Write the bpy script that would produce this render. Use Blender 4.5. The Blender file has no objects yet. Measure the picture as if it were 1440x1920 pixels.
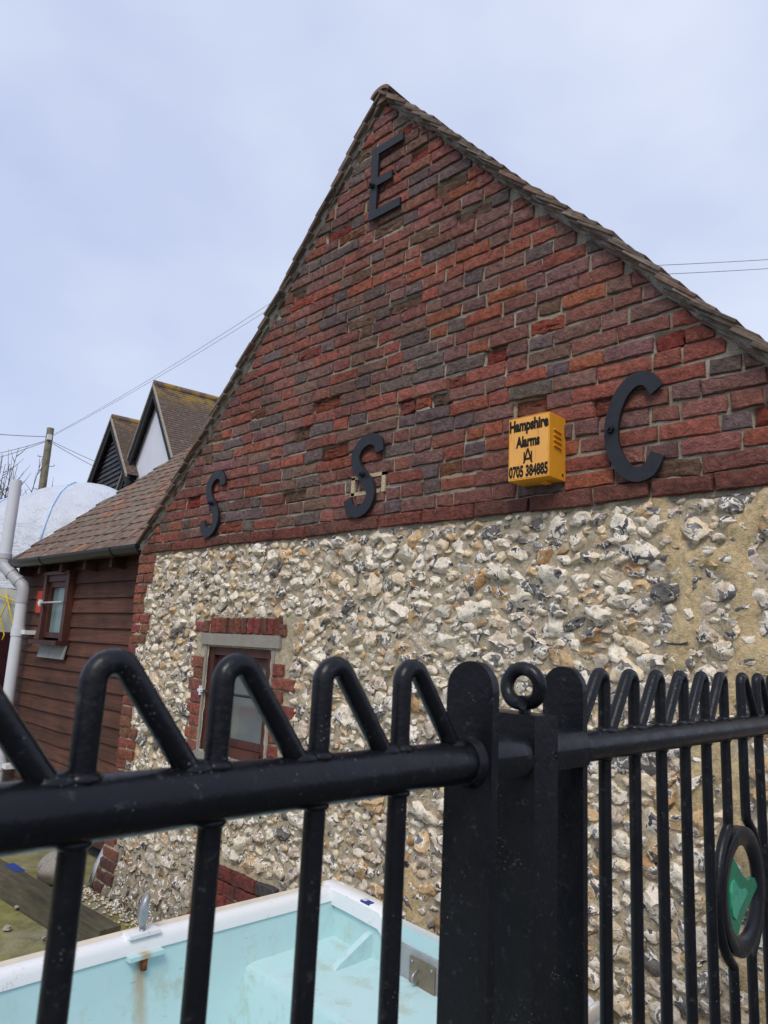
import bpy, bmesh, math, random
from mathutils import Vector, Matrix, noise
rnd = random.Random(7)
U = rnd.uniform
SC = bpy.context.scene
COL = SC.collection

# ------------------------------------------------------------------ camera
F, CX, CY = 1350.0, 720.0, 960.0                  # focal length / centre in photo pixels (1440 x 1920)
HY, HS, WVP = 1215.0, 0.050, -690.0               # horizon height and tilt, vanishing point of the wall
CAM = Vector((0.0, -2.55, 1.70))
_n = Vector((0, HY-CY, F)).cross(Vector((1000, HY-CY+HS*1000, F))).normalized()
if _n.y > 0: _n = -_n
_X = -Vector((WVP-CX, HY+HS*(WVP-CX)-CY, F)).normalized()
_Y = _n.cross(_X)
RM = Matrix((_X, _Y, _n))                          # camera (right, down, forward) -> world
def ray(px, py): return (RM @ Vector((px-CX, py-CY, F)))
def on_y(px, py, y=0.0):
    d = ray(px, py); return CAM + d*((y-CAM.y)/d.y)
def on_x(px, py, x):
    d = ray(px, py); return CAM + d*((x-CAM.x)/d.x)
def on_z(px, py, z=0.0):
    d = ray(px, py); return CAM + d*((z-CAM.z)/d.z)
def on_plane(px, py, p0, nrm):
    d = ray(px, py); return CAM + d*((p0-CAM).dot(nrm)/d.dot(nrm))
def deep(px, py, Z): return CAM + ray(px, py)*(Z/F)
def proj(P):
    c = RM.transposed() @ (Vector(P)-CAM); return (CX+F*c.x/c.z, CY+F*c.y/c.z, c.z)

cam = bpy.data.cameras.new('camera'); co = bpy.data.objects.new('camera', cam); COL.objects.link(co)
right, down, fwd = RM @ Vector((1,0,0)), RM @ Vector((0,1,0)), RM @ Vector((0,0,1))
M = Matrix((right, -down, -fwd)).transposed().to_4x4(); M.translation = CAM
co.matrix_world = M
cam.sensor_fit = 'HORIZONTAL'; cam.sensor_width = 36.0; cam.lens = 36.0*F/1440.0
cam.clip_start = 0.02; cam.clip_end = 2000
cam.dof.use_dof = True; cam.dof.focus_distance = 3.6; cam.dof.aperture_fstop = 15
SC.camera = co

# ------------------------------------------------------------------ sky, sun, exposure
SUN_EL, SUN_AZ = math.radians(48), math.radians(-34)   # azimuth of the light from -y towards +x
sd = Vector((math.cos(SUN_EL)*math.sin(-SUN_AZ), -math.cos(SUN_EL)*math.cos(SUN_AZ), math.sin(SUN_EL)))
w = bpy.data.worlds.new('World'); SC.world = w; w.use_nodes = True
nt = w.node_tree; nt.nodes.clear()
def WN(t, **k):
    n = nt.nodes.new(t)
    for a, b in k.items(): setattr(n, a, b)
    return n
sky = WN('ShaderNodeTexSky', sky_type='NISHITA', sun_disc=False, sun_elevation=SUN_EL, sun_rotation=math.atan2(sd.x, sd.y))
b1 = WN('ShaderNodeBackground'); b1.inputs[1].default_value = 0.10
nt.links.new(sky.outputs[0], b1.inputs[0])
tc = WN('ShaderNodeTexCoord'); mp = WN('ShaderNodeMapping'); mp.inputs['Scale'].default_value = (1.1, 1.1, 2.0)
nz = WN('ShaderNodeTexNoise'); nz.inputs['Scale'].default_value = 1.5; nz.inputs['Detail'].default_value = 4.5; nz.inputs['Roughness'].default_value = 0.5
rp = WN('ShaderNodeValToRGB'); e = rp.color_ramp.elements
e[0].position = 0.34; e[0].color = (0.46, 0.535, 0.76, 1); e[1].position = 0.70; e[1].color = (0.70, 0.755, 0.90, 1)
nt.links.new(tc.outputs['Generated'], mp.inputs[0]); nt.links.new(mp.outputs[0], nz.inputs['Vector']); nt.links.new(nz.outputs['Fac'], rp.inputs[0])
b2 = WN('ShaderNodeBackground'); b2.inputs[1].default_value = 0.80; nt.links.new(rp.outputs[0], b2.inputs[0])
mx = WN('ShaderNodeMixShader'); mx.inputs[0].default_value = 0.90
wo = WN('ShaderNodeOutputWorld')
nt.links.new(b1.outputs[0], mx.inputs[1]); nt.links.new(b2.outputs[0], mx.inputs[2]); nt.links.new(mx.outputs[0], wo.inputs[0])
sl = bpy.data.lights.new('sun', 'SUN'); sl.energy = 1.5; sl.angle = math.radians(22); sl.color = (1.0, 0.93, 0.83)
so = bpy.data.objects.new('sun', sl); COL.objects.link(so); so.rotation_euler = sd.to_track_quat('Z', 'Y').to_euler(); so.location = (3, -6, 9)
vs = SC.view_settings; vs.view_transform = 'Standard'; vs.look = 'None'; vs.gamma = 1; vs.use_curve_mapping = False; vs.exposure = 0.52

# ------------------------------------------------------------------ materials
class G:
    """small node-graph helper"""
    def __init__(s, name, rough=0.8, spec=0.4, metal=0.0):
        s.m = bpy.data.materials.new(name); s.m.use_nodes = True; s.t = s.m.node_tree
        s.b = s.t.nodes['Principled BSDF']; s.out = s.t.nodes['Material Output']
        s.b.inputs['Roughness'].default_value = rough; s.b.inputs['Specular IOR Level'].default_value = spec; s.b.inputs['Metallic'].default_value = metal
        g = s.t.nodes.new('ShaderNodeNewGeometry'); s.pos = g.outputs['Position']; s.geo = g
    def n(s, t, **k):
        x = s.t.nodes.new(t)
        for a, b in k.items(): setattr(x, a, b)
        return x
    def put(s, sock, v):
        if hasattr(v, 'is_linked') or hasattr(v, 'links'): s.t.links.new(v, sock)
        else: sock.default_value = v
    def noise(s, scale, detail=3, rough=0.55, vec=None, dist=0.0):
        x = s.n('ShaderNodeTexNoise'); x.inputs['Scale'].default_value = scale; x.inputs['Detail'].default_value = detail
        x.inputs['Roughness'].default_value = rough; x.inputs['Distortion'].default_value = dist
        s.t.links.new(vec or s.pos, x.inputs['Vector']); return x.outputs['Fac']
    def vor(s, scale, feature='F1', vec=None):
        x = s.n('ShaderNodeTexVoronoi'); x.feature = feature; x.inputs['Scale'].default_value = scale
        s.t.links.new(vec or s.pos, x.inputs['Vector']); return x.outputs['Distance']
    def stretch(s, sx, sy, sz):
        x = s.n('ShaderNodeMapping'); x.inputs['Scale'].default_value = (sx, sy, sz); s.t.links.new(s.pos, x.inputs[0]); return x.outputs[0]
    def ramp(s, fac, stops):
        x = s.n('ShaderNodeValToRGB'); e = x.color_ramp.elements
        while len(e) < len(stops): e.new(0.5)
        for q, (p, c) in zip(e, stops): q.position = p; q.color = (c, c, c, 1) if not hasattr(c, '__len__') else (*c, 1)
        s.t.links.new(fac, x.inputs[0]); return x.outputs[0]
    def mix(s, fac, a, b, mode='MIX'):
        x = s.n('ShaderNodeMix'); x.data_type = 'RGBA'; x.blend_type = mode
        s.put(x.inputs[0], fac)
        for i, v in ((6, a), (7, b)):
            if hasattr(v, '__len__') and len(v) == 3: v = (*v, 1)
            s.put(x.inputs[i], v)
        return x.outputs[2]
    def math(s, op, a, b=0.0):
        x = s.n('ShaderNodeMath'); x.operation = op; s.put(x.inputs[0], a); s.put(x.inputs[1], b); return x.outputs[0]
    def attr(s, name='Col'):
        x = s.n('ShaderNodeAttribute'); x.attribute_name = name; return x.outputs['Color']
    def rand(s): return s.n('ShaderNodeObjectInfo').outputs['Random']
    def sep(s):
        x = s.n('ShaderNodeSeparateXYZ'); s.t.links.new(s.pos, x.inputs[0]); return x.outputs
    def base(s, c):
        if hasattr(c, '__len__') and len(c) == 3: c = (*c, 1)
        s.put(s.b.inputs['Base Color'], c); return s
    def rough(s, v): s.put(s.b.inputs['Roughness'], v); return s
    def bump(s, h, strength=0.5, dist=0.005):
        x = s.n('ShaderNodeBump'); x.inputs['Strength'].default_value = strength; x.inputs['Distance'].default_value = dist
        s.t.links.new(h, x.inputs['Height']); s.t.links.new(x.outputs[0], s.b.inputs['Normal']); return s

def mat_brick():
    g = G('weathered_brick', 0.92, 0.2)
    c = g.attr()
    c = g.mix(0.16, c, (0.15, 0.105, 0.088))                                                  # thin film of grime
    c = g.mix(1.0, c, g.ramp(g.noise(38, 5, 0.65), [(0.25, 0.50), (0.5, 0.95), (0.75, 1.45)]), 'MULTIPLY')
    c = g.mix(g.ramp(g.noise(9, 4), [(0.55, 0), (0.72, 0.55)]), c, (0.075, 0.05, 0.05))          # soot
    c = g.mix(g.ramp(g.noise(120, 3), [(0.64, 0), (0.72, 0.5)]), c, (0.38, 0.30, 0.25))         # lime specks
    c = g.mix(g.ramp(g.noise(5.0, 3), [(0.62, 0), (0.78, 0.25)]), c, (0.16, 0.13, 0.08))        # lichen
    c = g.mix(1.0, c, g.ramp(g.noise(1.3, 4, 0.6), [(0.30, 0.68), (0.55, 1.0), (0.75, 1.15)]), 'MULTIPLY')
    pits = g.ramp(g.vor(85), [(0.10, 0), (0.22, 1)])
    c = g.mix(1.0, c, g.mix(g.ramp(g.noise(17, 2), [(0.48, 0), (0.6, 1)]), (1, 1, 1), g.mix(pits, (0.35, 0.3, 0.3), (1, 1, 1))), 'MULTIPLY')
    g.base(c)
    h = g.math('ADD', g.math('MULTIPLY', g.noise(95, 6, 0.7), 0.8), g.math('MULTIPLY', g.noise(30, 4, 0.6, dist=0.6), 1.2))
    g.bump(h, 1.0, 0.014); return g.m
def mat_mortar(name, c1, c2, sc=1.0, lime=True):
    g = G(name, 0.95, 0.15)
    c = g.mix(g.noise(7*sc, 5, 0.65), c1, c2)
    c = g.mix(1.0, c, g.ramp(g.noise(160, 3, 0.7), [(0.3, 0.6), (0.7, 1.3)]), 'MULTIPLY')
    if lime: c = g.mix(g.ramp(g.noise(4.2, 3), [(0.57, 0), (0.66, 0.75)]), c, (0.50, 0.47, 0.42))
    g.base(c); g.bump(g.noise(140, 5, 0.7), 0.7, 0.006); return g.m
def mat_bedding():
    g = G('flint_mortar', 0.95, 0.15)
    c = g.mix(1.0, g.attr(), g.ramp(g.noise(55, 5, 0.7), [(0.28, 0.5), (0.5, 1.0), (0.75, 1.4)]), 'MULTIPLY')
    c = g.mix(g.ramp(g.noise(90, 3), [(0.62, 0), (0.7, 0.5)]), c, (0.55, 0.48, 0.38))
    g.base(c); g.bump(g.math('ADD', g.noise(60, 5, 0.7), g.noise(200, 3, 0.7)), 0.8, 0.008); return g.m
def mat_flint():
    g = G('flint_stone', 0.5, 0.45)
    f = g.noise(17, 4, 0.55, dist=1.1)
    c = g.mix(1.0, g.attr(), g.ramp(g.noise(45, 5, 0.65), [(0.27, 0.45), (0.48, 1.0), (0.75, 1.25)]), 'MULTIPLY')
    core = g.mix(g.ramp(g.noise(11, 3), [(0.35, 0), (0.65, 1)]), (0.035, 0.034, 0.038), (0.30, 0.27, 0.25))
    c = g.mix(g.ramp(f, [(0.53, 0), (0.555, 1)]), c, (0.80, 0.75, 0.66))       # white rind round the broken core
    c = g.mix(g.ramp(f, [(0.58, 0), (0.597, 1)]), c, core)
    c = g.mix(g.ramp(g.noise(21, 3), [(0.63, 0), (0.71, 0.8)]), c, (0.30, 0.19, 0.09))   # iron stain
    c = g.mix(g.ramp(g.vor(48), [(0.07, 0.85), (0.13, 0)]), c, (0.05, 0.045, 0.045))     # pits
    g.base(c); g.rough(g.ramp(f, [(0.59, 0.65), (0.61, 0.33)]))
    g.bump(g.math('ADD', g.noise(45, 4, 0.6, dist=0.5), g.math('MULTIPLY', g.noise(150, 3), 0.35)), 0.65, 0.010); return g.m
def mat_paint_black(name='black_gloss_paint', lo=0.24, hi=0.44):
    g = G(name, 0.4, 0.29)
    c = g.mix(g.noise(14, 4), (0.004, 0.0044, 0.0062), (0.008, 0.0087, 0.012))
    sp = g.math('MULTIPLY', g.ramp(g.vor(210), [(0.10, 1), (0.24, 0)]), g.ramp(g.noise(19, 4, 0.7), [(0.55, 0), (0.70, 0.7)]))
    c = g.mix(sp, c, (0.34, 0.35, 0.36))
    c = g.mix(g.ramp(g.noise(70, 4, 0.7), [(0.60, 0), (0.74, 0.35)]), c, (0.10, 0.10, 0.105))
    g.base(c); g.rough(g.ramp(g.noise(22, 4, 0.65), [(0.3, lo), (0.7, hi)]))
    g.bump(g.math('ADD', g.noise(26, 3), g.math('MULTIPLY', g.noise(170, 2), 0.3)), 0.28, 0.005); return g.m
def mat_wood(name, c1, c2, axis=0, rough=0.75, k=1.0):
    g = G(name, rough, 0.3)
    s = [26*k]*3; s[axis] = 1.6*k
    v = g.stretch(*s); f = g.noise(1.0, 6, 0.65, vec=v, dist=1.2)
    c = g.mix(g.ramp(f, [(0.3, 0), (0.7, 1)]), c1, c2)
    c = g.mix(1.0, c, g.ramp(g.noise(3.5, 3), [(0.3, 0.7), (0.7, 1.25)]), 'MULTIPLY')
    c = g.mix(1.0, c, g.ramp(g.rand(), [(0, 0.78), (1, 1.2)]), 'MULTIPLY')
    g.base(c); g.bump(f, 0.5, 0.004); return g.m
def mat_tile(name, stops, moss=None, bright=1.0):
    g = G(name, 0.9, 0.2)
    c = g.ramp(g.rand(), stops)
    c = g.mix(1.0, c, g.ramp(g.noise(20, 5, 0.65), [(0.25, 0.55*bright), (0.75, 1.4*bright)]), 'MULTIPLY')
    c = g.mix(g.ramp(g.noise(9, 5, 0.7), [(0.54, 0), (0.66, 0.65)]), c, (0.24, 0.22, 0.18))
    c = g.mix(g.ramp(g.noise(13, 4), [(0.62, 0), (0.7, 0.7)]), c, (0.06, 0.045, 0.04))
    if moss: c = g.mix(g.math('MULTIPLY', g.ramp(g.noise(2.6, 4, 0.7), [(0.45, 0.0), (0.58, 0.85)]), g.ramp(g.math('MULTIPLY', g.sep()[2], 0.1), [(0.78, 0.0), (0.835, 1)])), c, moss)
    g.base(c); g.bump(g.noise(60, 5, 0.7), 0.6, 0.006); return g.m
def mat_plain(name, c, rough=0.6, spec=0.4, metal=0.0, var=0.25, sc=12, bump=0.15):
    g = G(name, rough, spec, metal)
    g.base(g.mix(1.0, (*c, 1), g.ramp(g.noise(sc, 4, 0.6), [(0.25, 1-var), (0.75, 1+var)]), 'MULTIPLY'))
    if bump: g.bump(g.noise(sc*5, 4), bump, 0.004)
    return g.m

MT = {}
MT['brick'] = mat_brick()
MT['mortar'] = mat_mortar('lime_mortar', (0.20, 0.172, 0.128), (0.41, 0.355, 0.27))
MT['fillet'] = mat_mortar('cement_fillet', (0.13, 0.125, 0.11), (0.40, 0.38, 0.34), 3.5, False)
MT['bed'] = mat_bedding(); MT['flint'] = mat_flint()
MT['black'] = mat_paint_black(); MT['iron'] = mat_plain('black_iron_plate', (0.013, 0.015, 0.020), 0.5, 0.4, 0, 0.35, 25, 0.1)
MT['board'] = mat_wood('stained_weatherboard', (0.050, 0.020, 0.012), (0.120, 0.050, 0.031), 0)
MT['frame'] = mat_wood('brown_window_paint', (0.05, 0.018, 0.014), (0.085, 0.032, 0.024), 2, 0.5)
MT['tile'] = mat_tile('clay_roof_tile', [(0, (0.14, 0.09, 0.068)), (0.35, (0.185, 0.122, 0.092)), (0.65, (0.17, 0.14, 0.108)), (0.88, (0.21, 0.125, 0.09)), (1, (0.34, 0.14, 0.075))])
MT['verge'] = mat_tile('verge_tile', [(0, (0.11, 0.085, 0.065)), (0.5, (0.17, 0.13, 0.10)), (0.8, (0.19, 0.12, 0.09)), (1, (0.21, 0.19, 0.16))])
MT['far_tile'] = mat_tile('old_house_tile', [(0, (0.115, 0.085, 0.07)), (1, (0.14, 0.10, 0.08))], (0.30, 0.20, 0.05))
MT['gutter'] = mat_plain('black_plastic', (0.012, 0.013, 0.016), 0.35, 0.5, 0, 0.3)
MT['pipe'] = mat_plain('grey_white_plastic', (0.60, 0.62, 0.67), 0.42, 0.4, 0, 0.06, 5, 0.03)
MT['pipe2'] = mat_plain('grey_plastic', (0.42, 0.43, 0.46), 0.45, 0.4, 0, 0.10, 8, 0.03)
MT['white'] = mat_plain('white_paint', (0.72, 0.72, 0.72), 0.5, 0.4, 0, 0.08)
MT['render'] = mat_plain('white_render', (0.70, 0.72, 0.78), 0.85, 0.2, 0, 0.05, 2, 0.1)
MT['concrete'] = mat_mortar('concrete_lintel', (0.24, 0.22, 0.19), (0.36, 0.34, 0.30), 2, False)
MT['red'] = mat_plain('red_sign', (0.50, 0.045, 0.025), 0.45, 0.4, 0, 0.15)
MT['galv'] = mat_plain('galvanised_metal', (0.36, 0.38, 0.40), 0.42, 0.5, 0.7, 0.35, 25)
MT['alu'] = mat_plain('dull_aluminium', (0.36, 0.36, 0.36), 0.5, 0.5, 0.5, 0.25, 18)
MT['bronze'] = mat_plain('tarnished_bronze', (0.24, 0.19, 0.13), 0.5, 0.5, 0.5, 0.3, 25)
MT['lead'] = mat_plain('lead_flashing', (0.25, 0.26, 0.25), 0.6, 0.4, 0.2, 0.25)
MT['rust'] = mat_plain('rust', (0.22, 0.07, 0.025), 0.9, 0.2, 0, 0.4, 60)
MT['cream'] = mat_plain('cream_rubbing_strip', (0.62, 0.55, 0.45), 0.6, 0.3, 0, 0.12, 8)
MT['green'] = mat_plain('green_enamel', (0.006, 0.17, 0.085), 0.25, 0.5, 0, 0.2, 30)
MT['palegreen'] = mat_plain('light_green_enamel', (0.04, 0.33, 0.20), 0.2, 0.5, 0, 0.3, 60)  # lighter green than the emblem it sits on
MT['blue'] = mat_plain('blue_sticker', (0.02, 0.05, 0.22), 0.5)
MT['ink'] = mat_plain('black_print', (0.018, 0.014, 0.012), 0.7, 0.2, 0, 0.4, 90)
MT['pole'] = mat_wood('grey_pole_wood', (0.17, 0.15, 0.10), (0.30, 0.27, 0.19), 2, 0.85, 0.3)
MT['beam'] = mat_wood('weathered_timber', (0.05, 0.045, 0.028), (0.125, 0.11, 0.072), 0, 0.9)
MT['dkboard'] = mat_wood('black_weatherboard', (0.035, 0.038, 0.047), (0.085, 0.09, 0.105), 0, 0.8, 0.4)
MT['barge'] = mat_plain('pale_bargeboard', (0.30, 0.27, 0.22), 0.8)
MT['dark'] = mat_plain('dark_timber', (0.018, 0.018, 0.021), 0.8)
MT['maroon'] = mat_plain('maroon_antifoul', (0.055, 0.010, 0.020), 0.7, 0.3, 0, 0.25, 5)
MT['hullgrey'] = mat_plain('pale_hull', (0.45, 0.47, 0.44), 0.4, 0.4, 0, 0.1, 3)
MT['yellow'] = mat_plain('yellow_rope', (0.60, 0.42, 0.02), 0.7)
MT['twig'] = mat_plain('bare_twig', (0.12, 0.09, 0.075), 0.9)
MT['wire'] = mat_plain('cable', (0.16, 0.16, 0.20), 0.7, bump=0)
MT['stone'] = mat_plain('grey_pebble', (0.22, 0.21, 0.20), 0.85, 0.3, 0, 0.5, 14, 0.5)
def mat_alarm():
    g = G('yellow_alarm_plastic', 0.42, 0.4)
    c = g.mix(g.noise(9, 4), (0.68, 0.295, 0.016), (0.76, 0.345, 0.028))
    s = g.sep()
    c = g.mix(g.ramp(s[1], [(0.0, 0.0), (1.0, 0.0)]), c, c)
    v = g.stretch(60, 60, 9)
    c = g.mix(g.ramp(g.noise(1.0, 4, vec=v), [(0.58, 0), (0.72, 0.45)]), c, (0.42, 0.14, 0.03))
    g.base(c); g.bump(g.noise(60, 3), 0.08, 0.003); return g.m
MT['alarm'] = mat_alarm()
g = G('faded_alarm_front', 0.5, 0.35)
c = g.mix(g.noise(14, 4), (0.79, 0.38, 0.075), (0.84, 0.43, 0.11))
v = g.stretch(70, 70, 10)
c = g.mix(g.ramp(g.noise(1.0, 5, 0.6, vec=v), [(0.56, 0), (0.70, 0.6)]), c, (0.50, 0.17, 0.03))
g.base(c); MT['alarmfront'] = g.m
def mat_glass(name, tint, rough, trans):
    g = G(name, rough, 0.5); g.base(tint); g.b.inputs['Transmission Weight'].default_value = trans; g.b.inputs['IOR'].default_value = 1.3
    return g
g = G('obscured_glass', 0.22, 0.5); g.base(g.mix(g.noise(6, 3), (0.16, 0.19, 0.20), (0.26, 0.30, 0.31)))
ch = g.math('ADD', g.math('SINE', g.math('MULTIPLY', g.sep()[0], 420.0)), g.math('SINE', g.math('MULTIPLY', g.sep()[2], 420.0)))
g.bump(ch, 0.06, 0.002)
tr = g.n('ShaderNodeBsdfTransparent'); ms = g.n('ShaderNodeMixShader'); ms.inputs[0].default_value = 0.50
g.t.links.new(g.b.outputs[0], ms.inputs[1]); g.t.links.new(tr.outputs[0], ms.inputs[2]); g.t.links.new(ms.outputs[0], g.out.inputs[0]); MT['glass'] = g.m
g = mat_glass('green_grey_glass', (0.20, 0.29, 0.28), 0.12, 0.25); g.bump(g.noise(7, 2), 0.1, 0.01); MT['glass2'] = g.m
# boat paint with a rust run below the rowlock
ROW = on_z(245, 1748, 0.80)
g = G('pale_blue_gelcoat', 0.38, 0.45)
c = g.mix(g.noise(4, 4), (0.43, 0.64, 0.655), (0.52, 0.71, 0.72))
c = g.mix(g.ramp(g.noise(60, 4, 0.7), [(0.66, 0), (0.75, 0.5)]), c, (0.30, 0.40, 0.36))
s = g.sep()
dy = g.math('ABSOLUTE', g.math('ADD', g.math('SUBTRACT', s[1], ROW.y), g.math('MULTIPLY', g.math('SUBTRACT', g.noise(9, 3), 0.5), 0.05)))
run = g.math('MULTIPLY', g.ramp(dy, [(0.004, 1), (0.028, 0)]), g.ramp(s[2], [(0.40, 0.15), (0.74, 1)]))
run = g.math('MULTIPLY', run, g.ramp(s[0], [(0.0, 1), (0.001, 1)]))
lim = g.math('LESS_THAN', s[0], -1.85)
c = g.mix(g.math('MULTIPLY', g.math('MULTIPLY', run, lim), 0.75), c, (0.42, 0.24, 0.07))
grime = g.math('MULTIPLY', g.ramp(g.noise(11, 5, 0.7), [(0.52, 0), (0.66, 0.55)]), g.ramp(s[2], [(0.64, 1), (0.76, 0.15)]))
c = g.mix(grime, c, (0.38, 0.42, 0.30))
scf = g.ramp(g.noise(1.0, 4, 0.7, vec=g.stretch(90, 12, 60)), [(0.66, 0), (0.72, 0.6)])
c = g.mix(scf, c, (0.22, 0.30, 0.29))
g.base(c); g.rough(g.ramp(g.noise(20, 4), [(0.3, 0.3), (0.7, 0.55)])); g.bump(g.noise(30, 4), 0.12, 0.004); MT['gel'] = g.m
g = G('boat_white', 0.45, 0.4)
c = g.mix(g.ramp(g.noise(26, 5, 0.7), [(0.60, 0), (0.70, 0.7)]), (0.78, 0.79, 0.80), (0.50, 0.45, 0.38)); g.base(c); g.bump(g.noise(25, 4), 0.15, 0.004); MT['boatwhite'] = g.m
# shrink-wrap cover
g = G('white_boat_wrap', 0.38, 0.45)
c = g.mix(g.noise(2.5, 4), (0.46, 0.49, 0.56), (0.62, 0.65, 0.71)); g.base(c)
g.b.inputs['Subsurface Weight'].default_value = 0.0
g.bump(g.math('ADD', g.noise(3.2, 5, 0.6, dist=1.6), g.math('MULTIPLY', g.noise(9, 3, dist=1.5), 0.25)), 0.7, 0.09); MT['wrap'] = g.m
MT['wrapline'] = mat_plain('blue_wrap_tape', (0.48, 0.62, 0.84), 0.5)
# ground
g = G('mossy_concrete', 0.95, 0.15)
c = g.mix(g.noise(40, 5, 0.7), (0.20, 0.185, 0.135), (0.31, 0.29, 0.23))
c = g.mix(g.ramp(g.noise(1.7, 5, 0.65), [(0.30, 0), (0.54, 0.88)]), c, (0.20, 0.19, 0.05))
c = g.mix(g.ramp(g.noise(150, 3), [(0.62, 0), (0.7, 0.8)]), c, (0.45, 0.42, 0.36))
c = g.mix(1.0, c, g.ramp(g.noise(7, 5, 0.7), [(0.3, 0.65), (0.7, 1.4)]), 'MULTIPLY')
c = g.mix(g.ramp(g.noise(3.3, 4, 0.7), [(0.56, 0), (0.66, 0.7)]), c, (0.30, 0.28, 0.22))
g.base(c); g.bump(g.noise(90, 5, 0.7), 0.8, 0.010); MT['yard'] = g.m
g = G('tarmac', 0.95, 0.2)
g.base(g.mix(g.noise(180, 4, 0.7), (0.05, 0.05, 0.05), (0.12, 0.115, 0.11))); g.bump(g.noise(220, 3), 0.5, 0.005); MT['ground'] = g.m

# ------------------------------------------------------------------ mesh helpers
WO = {}
def obj(name, V, Fc, mat, parent=None, origin=None, cols=None, smooth=False, sharp=None, kind=None):
    """one mesh object from world-space vertices; cols = one colour for each face"""
    V = [Vector(v) for v in V]
    if origin is None:
        lo = Vector([min(v[i] for v in V) for i in range(3)]); hi = Vector([max(v[i] for v in V) for i in range(3)])
        origin = Vector(((lo.x+hi.x)/2, (lo.y+hi.y)/2, lo.z))
    origin = Vector(origin)
    me = bpy.data.meshes.new(name); me.from_pydata([v-origin for v in V], [], Fc); me.validate()
    me.materials.append(MT[mat] if isinstance(mat, str) else mat)
    if cols is not None:
        a = me.color_attributes.new('Col', 'FLOAT_COLOR', 'CORNER')
        if len(cols) == 1: cols = cols*len(me.polygons)
        for p in me.polygons:
            cc = (*cols[p.index], 1.0)
            for li in p.loop_indices: a.data[li].color = cc
    if smooth:
        for p in me.polygons: p.use_smooth = True
        if sharp: me.set_sharp_from_angle(angle=sharp)
    return link(name, me, parent, origin, kind)
def link(name, data, parent, origin, kind=None):
    o = bpy.data.objects.new(name, data); COL.objects.link(o)
    origin = Vector(origin); WO[o.name] = origin
    if parent: o.parent = parent; o.location = origin - WO[parent.name]
    else: o.location = origin
    if kind: o['kind'] = kind
    return o
def thing(name, label, cat, origin, group=None):
    return tag(link(name, None, None, origin), label, cat, group)
def tag(o, label, cat, group=None):
    o['label'] = label; o['category'] = cat
    if group: o['group'] = group
    return o
class MB:
    def __init__(s): s.v = []; s.f = []; s.c = []
    def add(s, V, Fc, col=None):
        n = len(s.v); s.v += [Vector(v) for v in V]; s.f += [[i+n for i in f] for f in Fc]
        s.c += [col]*len(Fc); return s
    def box(s, lo, hi, rot=None, piv=None, col=None):
        V = [Vector((x, y, z)) for x in (lo[0], hi[0]) for y in (lo[1], hi[1]) for z in (lo[2], hi[2])]
        if rot is not None:
            piv = Vector(piv) if piv is not None else (Vector(lo)+Vector(hi))/2
            V = [rot @ (v-piv) + piv for v in V]
        return s.add(V, [(0,1,3,2), (4,6,7,5), (0,4,5,1), (2,3,7,6), (0,2,6,4), (1,5,7,3)], col)
    def tube(s, P, r, seg=12, caps=True, col=None):
        P = [Vector(p) for p in P]; R = r if hasattr(r, '__len__') else [r]*len(P)
        t0 = (P[1]-P[0]).normalized(); u = t0.orthogonal().normalized(); V = []; Fc = []
        for i, p in enumerate(P):
            a = (p-P[i-1]).normalized() if i else t0
            b = (P[i+1]-p).normalized() if i < len(P)-1 else a
            t = (a+b).normalized() if (a+b).length > 1e-6 else a
            u = (u - t*u.dot(t)).normalized(); w_ = t.cross(u)
            for k in range(seg):
                an = 2*math.pi*k/seg; V.append(p + (u*math.cos(an)+w_*math.sin(an))*R[i])
        for i in range(len(P)-1):
            for k in range(seg):
                k2 = (k+1) % seg; Fc.append((i*seg+k, i*seg+k2, (i+1)*seg+k2, (i+1)*seg+k))
        if caps: Fc.append(tuple(range(seg))[::-1]); Fc.append(tuple((len(P)-1)*seg+k for k in range(seg)))
        return s.add(V, Fc, col)
    def prism(s, poly, ax, a, b, col=None):
        """polygon in the two axes other than ax, extruded from a to b along ax"""
        def P(q, t):
            return {0: (t, q[0], q[1]), 1: (q[0], t, q[1]), 2: (q[0], q[1], t)}[ax]
        n = len(poly); V = [P(q, a) for q in poly] + [P(q, b) for q in poly]
        return s.add(V, [tuple(range(n)), tuple(range(n, 2*n))[::-1]] + [(i, i+n, (i+1) % n+n, (i+1) % n) for i in range(n)], col)
    def blob(s, c, rx, ry, rz, seg=10, rings=6, col=None):
        V = []; Fc = []
        for i in range(rings+1):
            th = math.pi*i/rings
            for k in range(seg):
                ph = 2*math.pi*k/seg; V.append((c[0]+rx*math.sin(th)*math.cos(ph), c[1]+ry*math.sin(th)*math.sin(ph), c[2]+rz*math.cos(th)))
        for i in range(rings):
            for k in range(seg): k2 = (k+1) % seg; Fc.append((i*seg+k, (i+1)*seg+k, (i+1)*seg+k2, i*seg+k2))
        return s.add(V, Fc, col)
    def obj(s, name, mat, parent=None, fix=True, bevel=0.0, bseg=1, cols=False, **k):
        V, Fc = s.v, s.f
        if fix or bevel:
            bm = bmesh.new(); bv = [bm.verts.new(v) for v in V]
            for f in Fc:
                try: bm.faces.new([bv[i] for i in f])
                except ValueError: pass
            if bevel:
                bmesh.ops.bevel(bm, geom=[e for e in bm.edges if len(e.link_faces) == 2 and e.calc_face_angle() > 0.5], offset=bevel, segments=bseg, affect='EDGES', profile=0.6)
            if not cols: bmesh.ops.recalc_face_normals(bm, faces=bm.faces)
            bm.verts.index_update()
            V = [v.co.copy() for v in bm.verts]; Fc = [[v.index for v in f.verts] for f in bm.faces]; bm.free()
        return obj(name, V, Fc, mat, parent, cols=(s.c if cols else None), **k)
def NZ(x, y, z=0.0): return noise.noise(Vector((x, y, z)))
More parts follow.
